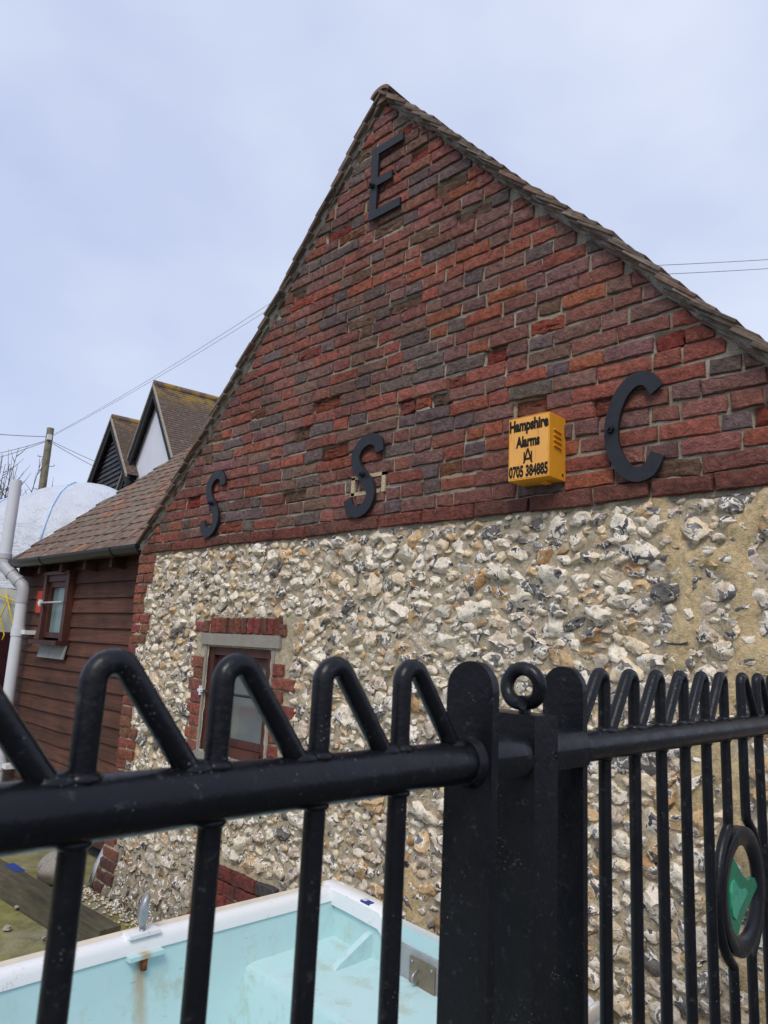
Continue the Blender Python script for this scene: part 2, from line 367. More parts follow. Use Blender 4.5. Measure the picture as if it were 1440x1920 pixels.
def lerp_poly(pts, x):
    pts = sorted(pts)
    for (x0, z0), (x1, z1) in zip(pts, pts[1:]):
        if x <= x1: return z0+(z1-z0)*(x-x0)/(x1-x0)
    (x0, z0), (x1, z1) = pts[-2:]; return z0+(z1-z0)*(x-x0)/(x1-x0)

# ------------------------------------------------------------------ ground
m = MB(); S = 600
m.add([(-S, -S, -0.05), (S, -S, -0.05), (S, S, -0.05), (-S, S, -0.05)], [(0, 1, 2, 3)])
o = m.obj('ground', 'ground', fix=False); o['kind'] = 'structure'
V = []; Fc = []; nx, ny = 70, 40
for j in range(ny+1):
    for i in range(nx+1):
        x = -16+15.6*i/nx; y = -6+7.2*j/ny; V.append((x, y, 0.012*NZ(x*1.3, y*1.3)+0.004*NZ(x*6, y*6)-0.012))
for j in range(ny):
    for i in range(nx): a = j*(nx+1)+i; Fc.append((a, a+1, a+nx+2, a+nx+1))
o = obj('yard_pavement', V, Fc, 'yard', smooth=True); o['kind'] = 'structure'

# ------------------------------------------------------------------ the flint and brick building
XL, XR, ZB = -5.03, -0.36, 2.295
RL = [(-2.66, 4.875), (-2.95, 4.52), (-3.44, 3.925), (-4.0, 3.335), (-4.5, 2.83), (-4.88, 2.465), (-4.985, 2.365)]
RR = [(-2.66, 4.875), (-2.28, 4.49), (-1.72, 3.865), (-1.25, 3.385), (-0.90, 2.975), (-0.69, 2.755), (-0.18, 2.24)]
def rake(x): return lerp_poly(RL, x) if x < -2.66 else lerp_poly(RR, x)
def brick_top(x): return rake(x) - (0.062 if x < -2.66 else 0.064)
B = thing('flint_building', 'flint cottage with red brick gable end and tiled roof edge', 'building', ((XL+XR)/2, 3.0, 0))

# window opening in the flint
WX0, WX1, WZ0, WZ1 = -4.005, -3.335, 1.03, 1.665
BX0, BX1, BZ1 = -3.80, -3.14, 0.46                   # patch of brickwork low in the wall
bricks = []                                          # (polygon, protrusion, colour, kind)
def pick_brick_colour(x, z):
    t = rnd.random(); k = NZ(x*0.9+5, z*0.9, 2.0)
    t = min(0.999, max(0, t + 0.12*k))
    if t < 0.30: c = (0.232, 0.088, 0.068)
    elif t < 0.55: c = (0.19, 0.094, 0.080)
    elif t < 0.72: c = (0.135, 0.098, 0.092)
    elif t < 0.80: c = (0.19, 0.105, 0.08)
    elif t < 0.95: c = (0.275, 0.082, 0.056)
    else: c = (0.30, 0.088, 0.048)
    f = U(0.98, 1.42); return (c[0]*f, c[1]*f*U(0.92, 1.08), c[2]*f*U(0.92, 1.08))
def clip_poly(poly, a, b, c):                        # keep a*x + b*z <= c
    out = []
    for i in range(len(poly)):
        p, q = poly[i-1], poly[i]; dp = a*p[0]+b*p[1]-c; dq = a*q[0]+b*q[1]-c
        if dp*dq < 0: t = dp/(dp-dq); out.append((p[0]+t*(q[0]-p[0]), p[1]+t*(q[1]-p[1])))
        if dq <= 0: out.append(q)
    return out
def area(p): return abs(sum(p[i-1][0]*p[i][1]-p[i][0]*p[i-1][1] for i in range(len(p))))/2
CH = 0.0720
ncourse = int((4.80-ZB)/CH)+1
for r in range(ncourse):
    z0 = ZB + r*CH; hgt = CH - 0.0110
    x = XL + (0.0 if r % 2 else -0.06); run = r % 2
    while x < XR:
        if r == 0: L = U(0.20, 0.30)
        else:
            L = U(0.195, 0.225) if run else U(0.095, 0.115)
            if rnd.random() < 0.16: L = U(0.12, 0.17)
            run = (1-run) if rnd.random() < 0.74 else run
        x0, x1 = x, x+L; x = x1 + U(0.006, 0.012)
        wv = lambda xx: 0.012*NZ(xx*0.8, r*0.21, 3.0) + 0.004*NZ(xx*3, r*1.7)
        x0c, x1c = max(x0, XL), min(x1, XR)
        if x1c-x0c < 0.03: continue
        j = lambda: U(-0.004, 0.004)
        poly = [(x0c+j(), z0+wv(x0c)+j()), (x1c+j(), z0+wv(x1c)+j()), (x1c+j(), z0+hgt+wv(x1c)+j()), (x0c+j(), z0+hgt+wv(x0c)+j())]
        xm = (x0c+x1c)/2; dx = 0.05; s = (brick_top(xm+dx)-brick_top(xm-dx))/(2*dx)
        poly = clip_poly(poly, -s, 1.0, brick_top(xm)-s*xm)
        if len(poly) < 3 or area(poly) < 0.0012: continue
        pr = U(-0.004, 0.004); c = pick_brick_colour(xm, z0); t = rnd.random(); kind = 0
        if r == 0: c = (0.19*U(.8, 1.2), 0.062, 0.045); pr = 0.011
        elif t < 0.085: pr = -U(0.003, 0.008); kind = 1; c = (0.30*U(.6, 1.1), 0.075*U(.6, 1.1), 0.036) if rnd.random() < .6 else (0.17, 0.095, 0.06)
        bricks.append((poly, pr, c, kind))
def rect(x0, x1, z0, z1, jj=0.004):
    j = lambda: U(-jj, jj)
    return [(x0+j(), z0+j()), (x1+j(), z0+j()), (x1+j(), z1+j()), (x0+j(), z1+j())]
QC = lambda: (U(.22, .36), U(.075, .115), U(.050, .075))
quoin_w = []                                         # width of the corner brickwork, course by course
r = 0; z = ZB-CH
while z > -0.03:
    wq = [0.235, 0.235, 0.225, 0.15, 0.145, 0.15, 0.235, 0.225, 0.215, 0.12, 0.12][r % 11]
    x = XL; wq += U(-.012, .012); first = True
    while x < XL+wq-0.03:
        L = min(XL+wq-x, U(0.10, 0.225) if r % 2 else U(0.09, 0.13))
        if XL+wq-(x+L) < 0.05: L = XL+wq-x
        bricks.append((rect(x, x+L, z, z+CH-0.012), U(-0.004, 0.005), QC() if z > 0.2 else (0.13, 0.055, 0.045), 0)); x += L+0.011
    quoin_w.append((z, wq)); r += 1; z -= CH
for i in range(11):                                  # soldier course over the window
    x0 = WX0+0.02 + i*0.0665
    bricks.append((rect(x0, x0+0.055, 1.742, 1.835), U(-0.002, 0.008), (U(.16, .33), U(.06, .085), .05), 0))
zz = [1.745, 1.60, 1.527, 1.455, 1.382, 1.31, 1.237, 1.165, 1.09, 1.02]
for i, z in enumerate(zz):
    if i != 1:
        L = 0.115 if i % 2 else 0.155
        bricks.append((rect(WX0-0.015-L, WX0-0.02, z, z+0.062), U(-.004, .004), QC(), 0))
        bricks.append((rect(WX1+0.02, WX1+0.02+(0.20 if i % 2 else 0.09), z-0.01, z+0.052), U(-.004, .004), QC(), 0))
bricks.append((rect(WX0-0.06, WX0-0.005, 1.745, 1.82), 0.004, QC(), 0))
for i in range(7):
    z = 0.46-CH*(i+1); x = BX0 + (0.0 if i % 2 else -0.07)
    while x < BX1 - 0.07*max(0, 2-i):
        L = U(0.2, 0.22) if (i+int(x*10)) % 2 else 0.105
        bricks.append((rect(x, min(x+L, BX1), z, z+CH-0.011, .002), 0.012, (U(.17, .26), .05, .04) if rnd.random() > .12 else (.09, .085, .09), 0)); x += L+0.011
def brick_mesh(poly, pr, kind):
    """worn brick: jittered outline, rounded arris, uneven face"""
    P = []
    for i in range(len(poly)):
        a, b = Vector(poly[i]), Vector(poly[(i+1) % len(poly)]); n = max(1, int((b-a).length/0.030))
        for k in range(n): P.append(a.lerp(b, k/n))
    cx = sum(p.x for p in P)/len(P); cz = sum(p.y for p in P)/len(P); C = Vector((cx, cz)); n = len(P)
    def ring(ins, y, jit, jy):
        out = []
        for p in P:
            d = C-p; L = d.length; ax = Vector((math.copysign(min(abs(d.x), ins), d.x) if abs(d.x) > 1e-5 else 0, math.copysign(min(abs(d.y), ins), d.y) if abs(d.y) > 1e-5 else 0))
            q = p+ax; out.append(Vector((q.x+U(-jit, jit), y+U(-jy, jy), q.y+U(-jit, jit))))
        return out
    rough = 3.0 if kind else 1.0
    V = ring(0, 0.045, 0, 0) + ring(0.0, -pr+0.003, 0.0034*min(rough, 1.6), 0.002) + ring(0.0036, -pr-0.0035, 0.0026*rough, 0.0014*rough) + ring(0.018, -pr-0.005, 0.003, 0.0016*rough)
    V.append(Vector((cx, -pr-0.005+U(-.002, .002)*rough, cz)))
    Fc = []
    for q in range(3):
        for k in range(n): k2 = (k+1) % n; Fc.append((q*n+k, q*n+k2, (q+1)*n+k2, (q+1)*n+k))
    for k in range(n): Fc.append((3*n+k, 3*n+(k+1) % n, 4*n))
    return V, Fc
# mortar faces behind the bricks and flints
def sheet(name, inside, x0, x1, z0, z1, step, yf, colf, mat, parent):
    nx, nz = int((x1-x0)/step), int((z1-z0)/step); V = []; Fc = []; C = []; idx = {}
    def vert(i, j):
        if (i, j) not in idx:
            x = x0+(x1-x0)*i/nx; z = z0+(z1-z0)*j/nz; idx[(i, j)] = len(V); V.append((x, yf(x, z), z))
        return idx[(i, j)]
    for j in range(nz):
        for i in range(nx):
            x = x0+(x1-x0)*(i+.5)/nx; z = z0+(z1-z0)*(j+.5)/nz
            if inside(x, z): Fc.append((vert(i, j), vert(i+1, j), vert(i+1, j+1), vert(i, j+1))); C.append(colf(x, z) if colf else (1, 1, 1))
    return obj(name, V, Fc, mat, parent, cols=C, smooth=True)
hollow = []
for i, (poly, pr, c, kind) in enumerate(bricks):
    if kind and rnd.random() < 0.45 and len(poly) == 4:
        hollow.append((min(p[0] for p in poly), max(p[0] for p in poly), min(p[1] for p in poly), max(p[1] for p in poly)))
        bricks[i] = (poly, -U(0.016, 0.024), (c[0]*.8, c[1]*.8, c[2]*.8), 1)
def gable_y(x, z):
    for a, b, p, q in hollow:
        if a-.006 < x < b+.006 and p-.006 < z < q+.006: return 0.036
    return 0.0075+0.0035*NZ(x*9, z*9, 1)+0.002*NZ(x*30, z*30, 4)
gable = sheet('gable_wall', lambda x, z: z < rake(x)-0.03, XL, XR, ZB-0.02, 4.87, 0.017,
              gable_y, None, 'mortar', B)
REP = [[(1238, 940), (1262, 1000), (1262, 1060), (1300, 1095), (1292, 1180), (1278, 1225)], [(1440, 935), (1392, 985), (1374, 1060), (1402, 1130), (1385, 1180), (1440, 1240)],
       [(1262, 1060), (1330, 1040), (1375, 1060)], [(1335, 1330), (1360, 1450), (1380, 1560), (1440, 1660)], [(1400, 1240), (1345, 1340), (1290, 1500)], [(1330, 1700), (1400, 1830), (1440, 1900)],
       [(760, 1640), (775, 1720), (800, 1760)], [(860, 1500), (900, 1580)]]
REP = [[on_y(*p, 0.0) for p in l] for l in REP]
def rep(x, z):                                       # later sandy pointing smeared over the flints
    best = 9
    for l in REP:
        for a, b in zip(l, l[1:]):
            ax, az, bx, bz = a.x, a.z, b.x, b.z; L2 = (bx-ax)**2+(bz-az)**2
            t = max(0, min(1, ((x-ax)*(bx-ax)+(z-az)*(bz-az))/L2)); best = min(best, math.hypot(x-ax-t*(bx-ax), z-az-t*(bz-az)))
    return best + 0.035*NZ(x*7, z*7, 9) < 0.044
def in_window(x, z, g=0.0): return WX0-g < x < WX1+g and WZ0-g < z < WZ1+g
def bulge(z): return -0.07*max(0.0, 1-z/0.55)**2     # the foot of the wall spreads a little
def bed_y(x, z):
    y = 0.010 + 0.014*NZ(x*8, z*8, 2) + 0.008*NZ(x*22, z*22, 5) + bulge(z)
    return y - 0.018 if rep(x, z) else y
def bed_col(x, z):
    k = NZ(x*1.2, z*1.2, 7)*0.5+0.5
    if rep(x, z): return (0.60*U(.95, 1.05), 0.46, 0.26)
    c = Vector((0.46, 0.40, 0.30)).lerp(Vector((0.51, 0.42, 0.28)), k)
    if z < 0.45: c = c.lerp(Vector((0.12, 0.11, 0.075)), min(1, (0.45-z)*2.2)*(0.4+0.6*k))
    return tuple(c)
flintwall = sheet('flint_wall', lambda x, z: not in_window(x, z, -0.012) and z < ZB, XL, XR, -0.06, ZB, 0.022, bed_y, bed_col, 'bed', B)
# every brick: the 300 that show largest are separate parts
def shown(poly):
    pp = [proj((p[0], 0, p[1])) for p in poly]
    if any(-10 < q[0] < 1450 and -10 < q[1] < 1930 for q in pp): return area([(q[0], q[1]) for q in pp])
    return 0
bricks.sort(key=lambda b: -shown(b[0]))
restG, restF = MB(), MB()
for i, (poly, pr, c, kind) in enumerate(bricks):
    V, Fc = brick_mesh(poly, pr, kind); up = poly[0][1] > ZB-0.03
    zc = sum(p[1] for p in poly)/len(poly)
    if not up: V = [v+Vector((0, bulge(zc), 0)) for v in V]
    if i < 300: obj('brick', V, Fc, 'brick', gable if up else flintwall, cols=[c], smooth=True, sharp=0.5)
    else: (restG if up else restF).add(V, Fc, c)
if restG.v: restG.obj('brickwork', 'brick', gable, fix=False, cols=True, smooth=True, sharp=0.5, kind='stuff')
if restF.v: restF.obj('brickwork', 'brick', flintwall, fix=False, cols=True, smooth=True, sharp=0.5, kind='stuff')
# flints
def ico(level):
    bm = bmesh.new(); bmesh.ops.create_icosphere(bm, subdivisions=level, radius=1.0); bm.verts.index_update()
    V = [v.co.copy() for v in bm.verts]; Fc = [tuple(v.index for v in f.verts) for f in bm.faces]; bm.free(); return V, Fc
ICO = {2: ico(2), 3: ico(3)}
def stone(c, a, d, b, ang, level, knap=3, amp=0.42):
    V0, Fc = ICO[level]; sd_ = Vector((U(0, 90), U(0, 90), U(0, 90))); cuts = []
    for _ in range(knap):
        n = Vector((U(-1, 1), U(-1.2, -0.1), U(-1, 1))).normalized(); cuts.append((n, U(0.45, 0.85)))
    dents = [(Vector((U(-1, 1), U(-1.0, 0.1), U(-1, 1))).normalized(), U(0.55, 0.85), U(0.15, 0.55)) for _ in range(rnd.choice((1, 2, 3)))]
    ca, sa = math.cos(ang), math.sin(ang); out = []
    for v in V0:
        p = v*(1 + amp*noise.noise(v*1.5+sd_) + amp*0.75*noise.noise(v*3.1+sd_))
        for n, q, dp in dents:                     # scalloped hollows
            t = (v.dot(n)-q)/(1-q)
            if t > 0: p = p - n*(dp*(1-(1-t)**2))
        for n, q in cuts:
            t = p.dot(n)-q
            if t > 0: p = p - n*t*0.96
        x, y, z = p.x*a, p.y*d, p.z*b
        out.append(Vector((c[0]+x*ca-z*sa, c[1]+y, c[2]+x*sa+z*ca)))
    return out, Fc
cells = {}; flints = []
def quoin_edge(z):
    for zz_, wq in quoin_w:
        if zz_-0.005 <= z < zz_+CH: return XL+wq
    return XL+0.2
def clear(x, z, r):
    if z > ZB-0.95*r or z < -0.02 or x > XR-r*.5: return False
    if x-r*0.9 < max(quoin_edge(z), quoin_edge(z-r*.5), quoin_edge(z+r*.5)): return False
    if WX0-0.17 < x+r and x-r < WX1+0.17 and WZ0-0.07 < z+r*.7 and z-r*.7 < 1.84:
        if not (x+r < WX0-0.13 or x-r > WX1+0.16) : return False
    if BX0-0.06 < x+r*.8 and x-r*.8 < BX1 and z-r*.7 < BZ1+0.01: return False
    return True
G_ = 0.12
for r0, r1, tries in ((0.053, 0.063, 220), (0.043, 0.053, 1200), (0.033, 0.043, 5000), (0.025, 0.032, 12000), (0.019, 0.027, 22000), (0.013, 0.019, 22000)):
    for _ in range(tries):
        x, z, r = U(XL+.1, XR), U(-0.02, ZB), U(r0, r1)
        if x < -3.4: r *= 0.92
        if not clear(x, z, r): continue
        rp_ = rep(x, z)
        if rp_ and rnd.random() < 0.72: continue
        ci, cj = int(x//G_), int(z//G_); ok = True
        for i in (-1, 0, 1):
            for j in (-1, 0, 1):
                for (qx, qz, qr, _r) in cells.get((ci+i, cj+j), ()):
                    if ((qx-x)*0.86)**2+((qz-z)*1.12)**2 < ((qr+r)*0.81)**2: ok = False; break
                if not ok: break
            if not ok: break
        if ok: cells.setdefault((ci, cj), []).append((x, z, r, rp_)); flints.append((x, z, r, rp_))
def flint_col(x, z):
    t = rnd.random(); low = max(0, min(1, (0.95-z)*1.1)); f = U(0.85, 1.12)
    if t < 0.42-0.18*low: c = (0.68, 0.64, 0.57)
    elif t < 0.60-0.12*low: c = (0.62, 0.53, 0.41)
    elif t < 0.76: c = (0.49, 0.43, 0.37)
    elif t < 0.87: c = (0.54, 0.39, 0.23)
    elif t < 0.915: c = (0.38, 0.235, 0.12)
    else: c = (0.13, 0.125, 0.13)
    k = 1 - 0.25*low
    if z < 0.45: k *= 0.36+z*1.4  # moss and wall-foot shadow, both painted into the flint colour
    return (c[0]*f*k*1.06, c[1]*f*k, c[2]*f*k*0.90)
def fsize(f):
    q = proj((f[0], 0, f[1]))
    if not (0 < q[0] < 1440 and 0 < q[1] < 1920): return 0
    if 800 < q[0] < 1120 and q[1] > 1260: return 0
    return f[2]/q[2]
flints.sort(key=lambda f: -fsize(f)); rest = MB()
for i, (x, z, r, rp_) in enumerate(flints):
    big = i < 300 or (r/proj((x, 0, z))[2]*F > 13)
    a, b = r*U(1.0, 1.3), r*U(0.72, 0.98); d = r*U(0.46, 0.70)
    if rnd.random() < 0.15: b *= 0.7
    y = bed_y(x, z) + r*0.11 - (r*U(0.0, 0.30) if not rp_ else -0.25*r); y = max(y, -0.035+bulge(z))
    V, Fc = stone((x, y, z), a, d, b, U(-0.5, 0.5), 3 if big else 2, knap=rnd.choice((0, 1, 2, 3)))
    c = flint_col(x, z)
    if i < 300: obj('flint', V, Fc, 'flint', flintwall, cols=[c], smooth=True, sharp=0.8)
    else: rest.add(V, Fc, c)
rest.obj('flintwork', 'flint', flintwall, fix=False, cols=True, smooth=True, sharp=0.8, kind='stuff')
# window
m = MB(); m.box((WX0-0.06, -0.012, 1.668), (WX1+0.075, 0.10, 1.738)); m.obj('lintel', 'concrete', B, bevel=0.011, bseg=2)
W = MB().box((WX0-0.02, 0.20, WZ0-0.02), (WX1+0.02, 0.218, WZ1+0.02)).obj('window', 'hullgrey', B)
fr = MB(); t = 0.058
fr.box((WX0, 0.02, WZ0), (WX0+t, 0.10, WZ1)); fr.box((WX1-t, 0.02, WZ0), (WX1, 0.10, WZ1))
fr.box((WX0+t, 0.022, WZ1-t), (WX1-t, 0.10, WZ1)); fr.box((WX0+t, 0.005, WZ0), (WX1-t, 0.10, WZ0+0.05))
fr.obj('frame', 'frame', W, bevel=0.004)
sa = MB(); x0, x1, z0, z1 = WX0+t+.004, WX1-t-.004, WZ0+0.054, WZ1-t-.004; t = 0.042
sa.box((x0, 0.045, z0), (x0+t, 0.085, z1)); sa.box((x1-t, 0.045, z0), (x1, 0.085, z1)); sa.box((x0+t, 0.046, z0), (x1-t, 0.085, z0+t)); sa.box((x0+t, 0.046, z1-t), (x1-t, 0.085, z1))
sa.obj('sash', 'frame', W, bevel=0.004)
MB().box((x0+t-.004, 0.064, z0+t-.004), (x1-t+.004, 0.068, z1-t+.004)).obj('pane', 'glass', W)
zb = 1.385
m = MB(); m.tube([(WX0-0.015, -0.005, zb), (WX1+0.01, -0.005, zb)], 0.0075, 10); m.obj('security_bar', 'gutter', W, smooth=True)
m = MB(); m.box((WX0-0.026, -0.014, zb-0.028), (WX0-0.012, 0.012, zb+0.028)); m.box((WX0-0.045, -0.012, zb-0.008), (WX0+0.012, 0.001, zb+0.010)); m.obj('bar_bracket', 'white', W, bevel=0.003)
for nm, lb, x_, z_, w_, h_, mt in (('yellow_packet', 'blurred yellow packet behind the small window glass', -3.80, 1.15, .09, .16, 'yellow'), ('red_packet', 'blurred red packet behind the small window glass', -3.66, 1.24, .16, .07, 'red'), ('blue_packet', 'blurred blue packet behind the small window glass', -3.50, 1.13, .07, .09, 'blue')):
    tag(MB().box((x_-w_/2, .11, z_), (x_+w_/2, .201, z_+h_)).obj(nm, mt, None, bevel=.012, bseg=2), lb, 'packet')
# cement reveal round the window and along the corner bricks
m = MB(); m.box((WX0-0.022, 0.0, WZ0-0.03), (WX0-0.001, 0.1, WZ1+.001)); m.box((WX1+0.001, 0.0, WZ0-0.03), (WX1+0.022, 0.1, WZ1+.001)); m.box((WX0-0.03, -0.01, WZ0-0.05), (WX1+0.03, 0.10, WZ0-0.002))
m.obj('cement_reveal', 'concrete', B, bevel=0.004)
# rake: cement fillet, verge tiles, roof slopes, ridge
def along(pts, step):
    P = [Vector((x, 0, z)) for x, z in pts]; out = []; d = 0.0
    for a, b in zip(P, P[1:]):
        L = (b-a).length
        while d < L: out.append((a.lerp(b, d/L), (b-a).normalized())); d += step
        d -= L
    return out
fil = MB()
for pts, dz, sg in ((RL, 0.060, -1), (RR, 0.050, 1)):
    S_ = along(pts, 0.03); V = []; Fc = []
    for i, (p, d) in enumerate(S_):
        lo = dz+0.030*NZ(p.x*9, sg*3.0)+0.020*NZ(p.x*25, 4)+(0.008 if sg > 0 else 0.0); ww = 0.010*NZ(p.x*20, 8)+0.007*NZ(p.x*45, 3)
        for (zz_, yy) in ((-0.012, -0.030), (-0.4*lo, -0.020+ww), (-0.8*lo, -0.012+ww), (-lo-0.006, 0.012)): V.append((p.x, yy, p.z+zz_))
    for i in range(len(S_)-1):
        for k in range(3): a = i*4+k; Fc.append((a, a+1, a+5, a+4))
    fil.add(V, Fc)
fil.obj('cement_fillet', 'fillet', B, fix=False, smooth=True)
roof = MB(); DEP = 6.0
for pts, sg in ((RL, -1), (RR, 1)):
    S_ = along(pts, 0.1)
    for (p, d), (q, d2) in zip(S_, S_[1:]):
        n = Vector((-d.z, 0, d.x)) if sg < 0 else Vector((d.z*-1, 0, d.x)); n = n if n.z > 0 else -n
        a, b = p - n*0.018, q - n*0.002
        roof.add([(a.x, 0.10, a.z), (b.x, 0.10, b.z), (b.x, DEP, b.z), (a.x, DEP, a.z), (b.x-n.x*.02, 0.10, b.z-n.z*.02), (b.x-n.x*.02, DEP, b.z-n.z*.02)], [(0, 1, 2, 3), (1, 4, 5, 2)])
roof = roof.obj('roof', 'verge', B, fix=False)
vt = {}
for s_ in range(4):                                   # four slightly different verge tiles, shared
    bm = bmesh.new(); bmesh.ops.create_cube(bm, size=1.0)
    for v in bm.verts: v.co.x *= 0.20*U(.97, 1.03); v.co.y *= 0.17; v.co.z *= 0.017; v.co += Vector((U(-.004, .004), U(-.006, .006), U(-.002, .002)))
    bmesh.ops.bevel(bm, geom=bm.edges[:], offset=0.003, segments=1, affect='EDGES')
    me = bpy.data.meshes.new('verge_tile'); bm.to_mesh(me); bm.free(); me.materials.append(MT['verge']); vt[s_] = me
for pts, sg in ((RL, -1), (RR, 1)):
    for i, (p, d) in enumerate(along(pts, 0.098)):
        if i == 0: continue
        an = -math.atan2(d.z, d.x); tilt = -0.13*sg
        if d.x < 0: an = -math.atan2(-d.z, -d.x)
        n = Vector((0, 1, 0)).cross(d); n = n if n.z > 0 else -n
        for lay in (0, 1):
            if lay and sg < 0 and False: continue
            pos = p + n*(0.002-0.021*lay) + Vector((0, 0.030+U(-.007, .007)+0.034*lay, 0)) + d*(0.045*lay)
            o = link('verge_tile' if not lay else 'undercloak_tile', vt[rnd.randrange(4)], roof, pos)
            o.rotation_euler = (U(-.02, .02), an+tilt+U(-.02, .02), U(-.02, .02))
m = MB(); prof = []
for k in range(9):
    a = math.pi*(0.12+0.76*k/8); prof.append((-2.66+0.085*math.cos(a), 4.835+0.062*math.sin(a)))
prof += [(-2.66+0.068*math.cos(math.pi*(0.12+0.76*k/8)), 4.828+0.048*math.sin(math.pi*(0.12+0.76*k/8))) for k in range(8, -1, -1)]
for i in range(5): MB().prism(prof, 1, -0.05+i*0.45, 0.39+i*0.45).obj('ridge_tile', 'verge', roof, bevel=0.004)
m = MB(); m.prism([(-2.72, 4.80), (-2.60, 4.80), (-2.61, 4.86), (-2.66, 4.885), (-2.71, 4.86)], 1, -0.035, 0.1); m.obj('ridge_bedding', 'verge', roof, bevel=0.012)
m = MB(); m.box((XL, 0.14, -0.05), (XL+0.2, 6, 2.2)); m.box((XR-0.2, 0.14, -0.05), (XR, 6, 2.2)); m.obj('side_wall', 'bed', B, cols=False)
m = MB(); m.prism([(XL, -0.05), (XR, -0.05), (XR, 2.2), (-2.66, 4.8), (XL, 2.2)], 1, 5.8, 5.98); m.obj('rear_wall', 'mortar', B)
m = MB(); m.box((XL+.02, -0.02, -0.08), (XL+0.26, 0.1, 0.30)); m.obj('corner_plinth', 'mortar', B, bevel=0.01)
m = MB(); m.box((XL+.001, 0.012, -0.05), (XL+0.02, 0.14, 2.3)); m.box((XR-.02, 0.012, -0.05), (XR-.001, 0.14, 2.3)); m.obj('wall_end', 'mortar', B)

# ------------------------------------------------------------------ iron letters
def stroke(pts, wd, n=10):
    P = [Vector(p) for p in pts]; C = []
    for i in range(len(P)-1):
        p0 = P[i-1] if i else P[0]*2-P[1]; p1, p2 = P[i], P[i+1]; p3 = P[i+2] if i+2 < len(P) else P[-1]*2-P[-2]
        for k in range(n if i < len(P)-2 else n+1):
            t = k/n; C.append(0.5*((2*p1)+(p2-p0)*t+(2*p0-5*p1+4*p2-p3)*t*t+(3*p1-p0-3*p2+p3)*t**3))
    Lf, Rt = [], []
    for i, c_ in enumerate(C):
        d = (C[min(i+1, len(C)-1)]-C[max(i-1, 0)]).normalized(); nn = Vector((-d.y, d.x)); Lf.append(c_+nn*wd/2); Rt.append(c_-nn*wd/2)
    return Lf, Rt
def letter_mesh(shape, x0, x1, z0, z1, y0, y1, wd):
    m = MB()
    if shape == 'E':
        s, a = wd, 0.9*wd; zm = z0+(z1-z0)*0.50
        poly = [(x0, z0), (x1, z0), (x1, z0+a), (x0+s, z0+a), (x0+s, zm-a/2), (x0+0.70*(x1-x0), zm-a/2), (x0+0.70*(x1-x0), zm+a/2), (x0+s, zm+a/2), (x0+s, z1-a), (x1, z1-a), (x1, z1), (x0, z1)]
        m.prism(poly, 1, y0, y1); return m
    if shape == 'S': pts = [(.97, .76), (.92, .88), (.70, .945), (.42, .90), (.255, .77), (.30, .63), (.5, .50), (.70, .385), (.765, .245), (.64, .11), (.40, .055), (.18, .10), (.07, .225)]
    else: pts = [(.96, .80), (.80, .915), (.56, .93), (.33, .83), (.17, .65), (.125, .48), (.17, .31), (.33, .14), (.56, .055), (.80, .085), (.95, .215)]
    Lf, Rt = stroke([(x0+p[0]*(x1-x0), z0+p[1]*(z1-z0)) for p in pts], wd); n = len(Lf)
    V = [(p.x, y0, p.y) for p in Lf]+[(p.x, y0, p.y) for p in Rt]+[(p.x, y1, p.y) for p in Lf]+[(p.x, y1, p.y) for p in Rt]; Fc = []
    for i in range(n-1):
        Fc += [(i, i+1, n+i+1, n+i), (2*n+i, 3*n+i, 3*n+i+1, 2*n+i+1), (i, 2*n+i, 2*n+i+1, i+1), (n+i, n+i+1, 3*n+i+1, 3*n+i)]
    Fc += [(0, n, 3*n, 2*n), (n-1, 3*n-1, 4*n-1, 2*n-1)]
    return m.add(V, Fc)
for shape, x0, x1, z0, z1, bx, bz, label in (
        ('E', -2.712, -2.47, 4.062, 4.515, -2.688, 4.272, 'black iron letter E bolted near the peak of the brick gable'),
        ('S', -4.165, -3.945, 2.36, 2.79, -4.055, 2.575, 'black iron letter S bolted to the brick gable above the small window'),
        ('S', -2.765, -2.52, 2.362, 2.79, -2.64, 2.58, 'black iron letter S over a pale mortared brick beside the alarm box'),
        ('C', -1.288, -1.068, 2.36, 2.785, -1.262, 2.575, 'black iron letter C bolted to the brick beside the yellow alarm box')):
    T = thing('iron_letter', label, 'letter', ((x0+x1)/2, -0.02, z0), 'iron letters on the gable')
    letter_mesh(shape, x0, x1, z0, z1, -0.034, -0.020, {'E': 0.056, 'S': 0.060, 'C': 0.056}[shape]).obj('letter_plate', 'iron', T, bevel=0.0015)
    m = MB(); hx = [(bx+0.017*math.cos(k*math.pi/3), bz+0.017*math.sin(k*math.pi/3)) for k in range(6)]; m.prism(hx, 1, -0.052, -0.034)
    m.tube([(bx, -0.066, bz), (bx, 0.03, bz)], 0.009, 10); m.obj('bolt', 'iron', T, bevel=0.001)
# pale pointing round one brick behind the middle S
zc, xc = 2.53, -2.625
m = MB()
for a in ((xc-.125, xc-.098, zc-.05, zc+.05), (xc+.10, xc+.125, zc-.05, zc+.055), (xc-.125, xc+.125, zc+.036, zc+.056), (xc-.13, xc+.09, zc-.052, zc-.034)):
    m.box((a[0], -0.0085, a[2]), (a[1], 0.02, a[3]))
MT['palepoint'] = mat_mortar('pale_pointing', (0.45, 0.36, 0.22), (0.55, 0.46, 0.30), 3, False)
m.obj('pale_pointing', 'palepoint', gable, bevel=0.004)

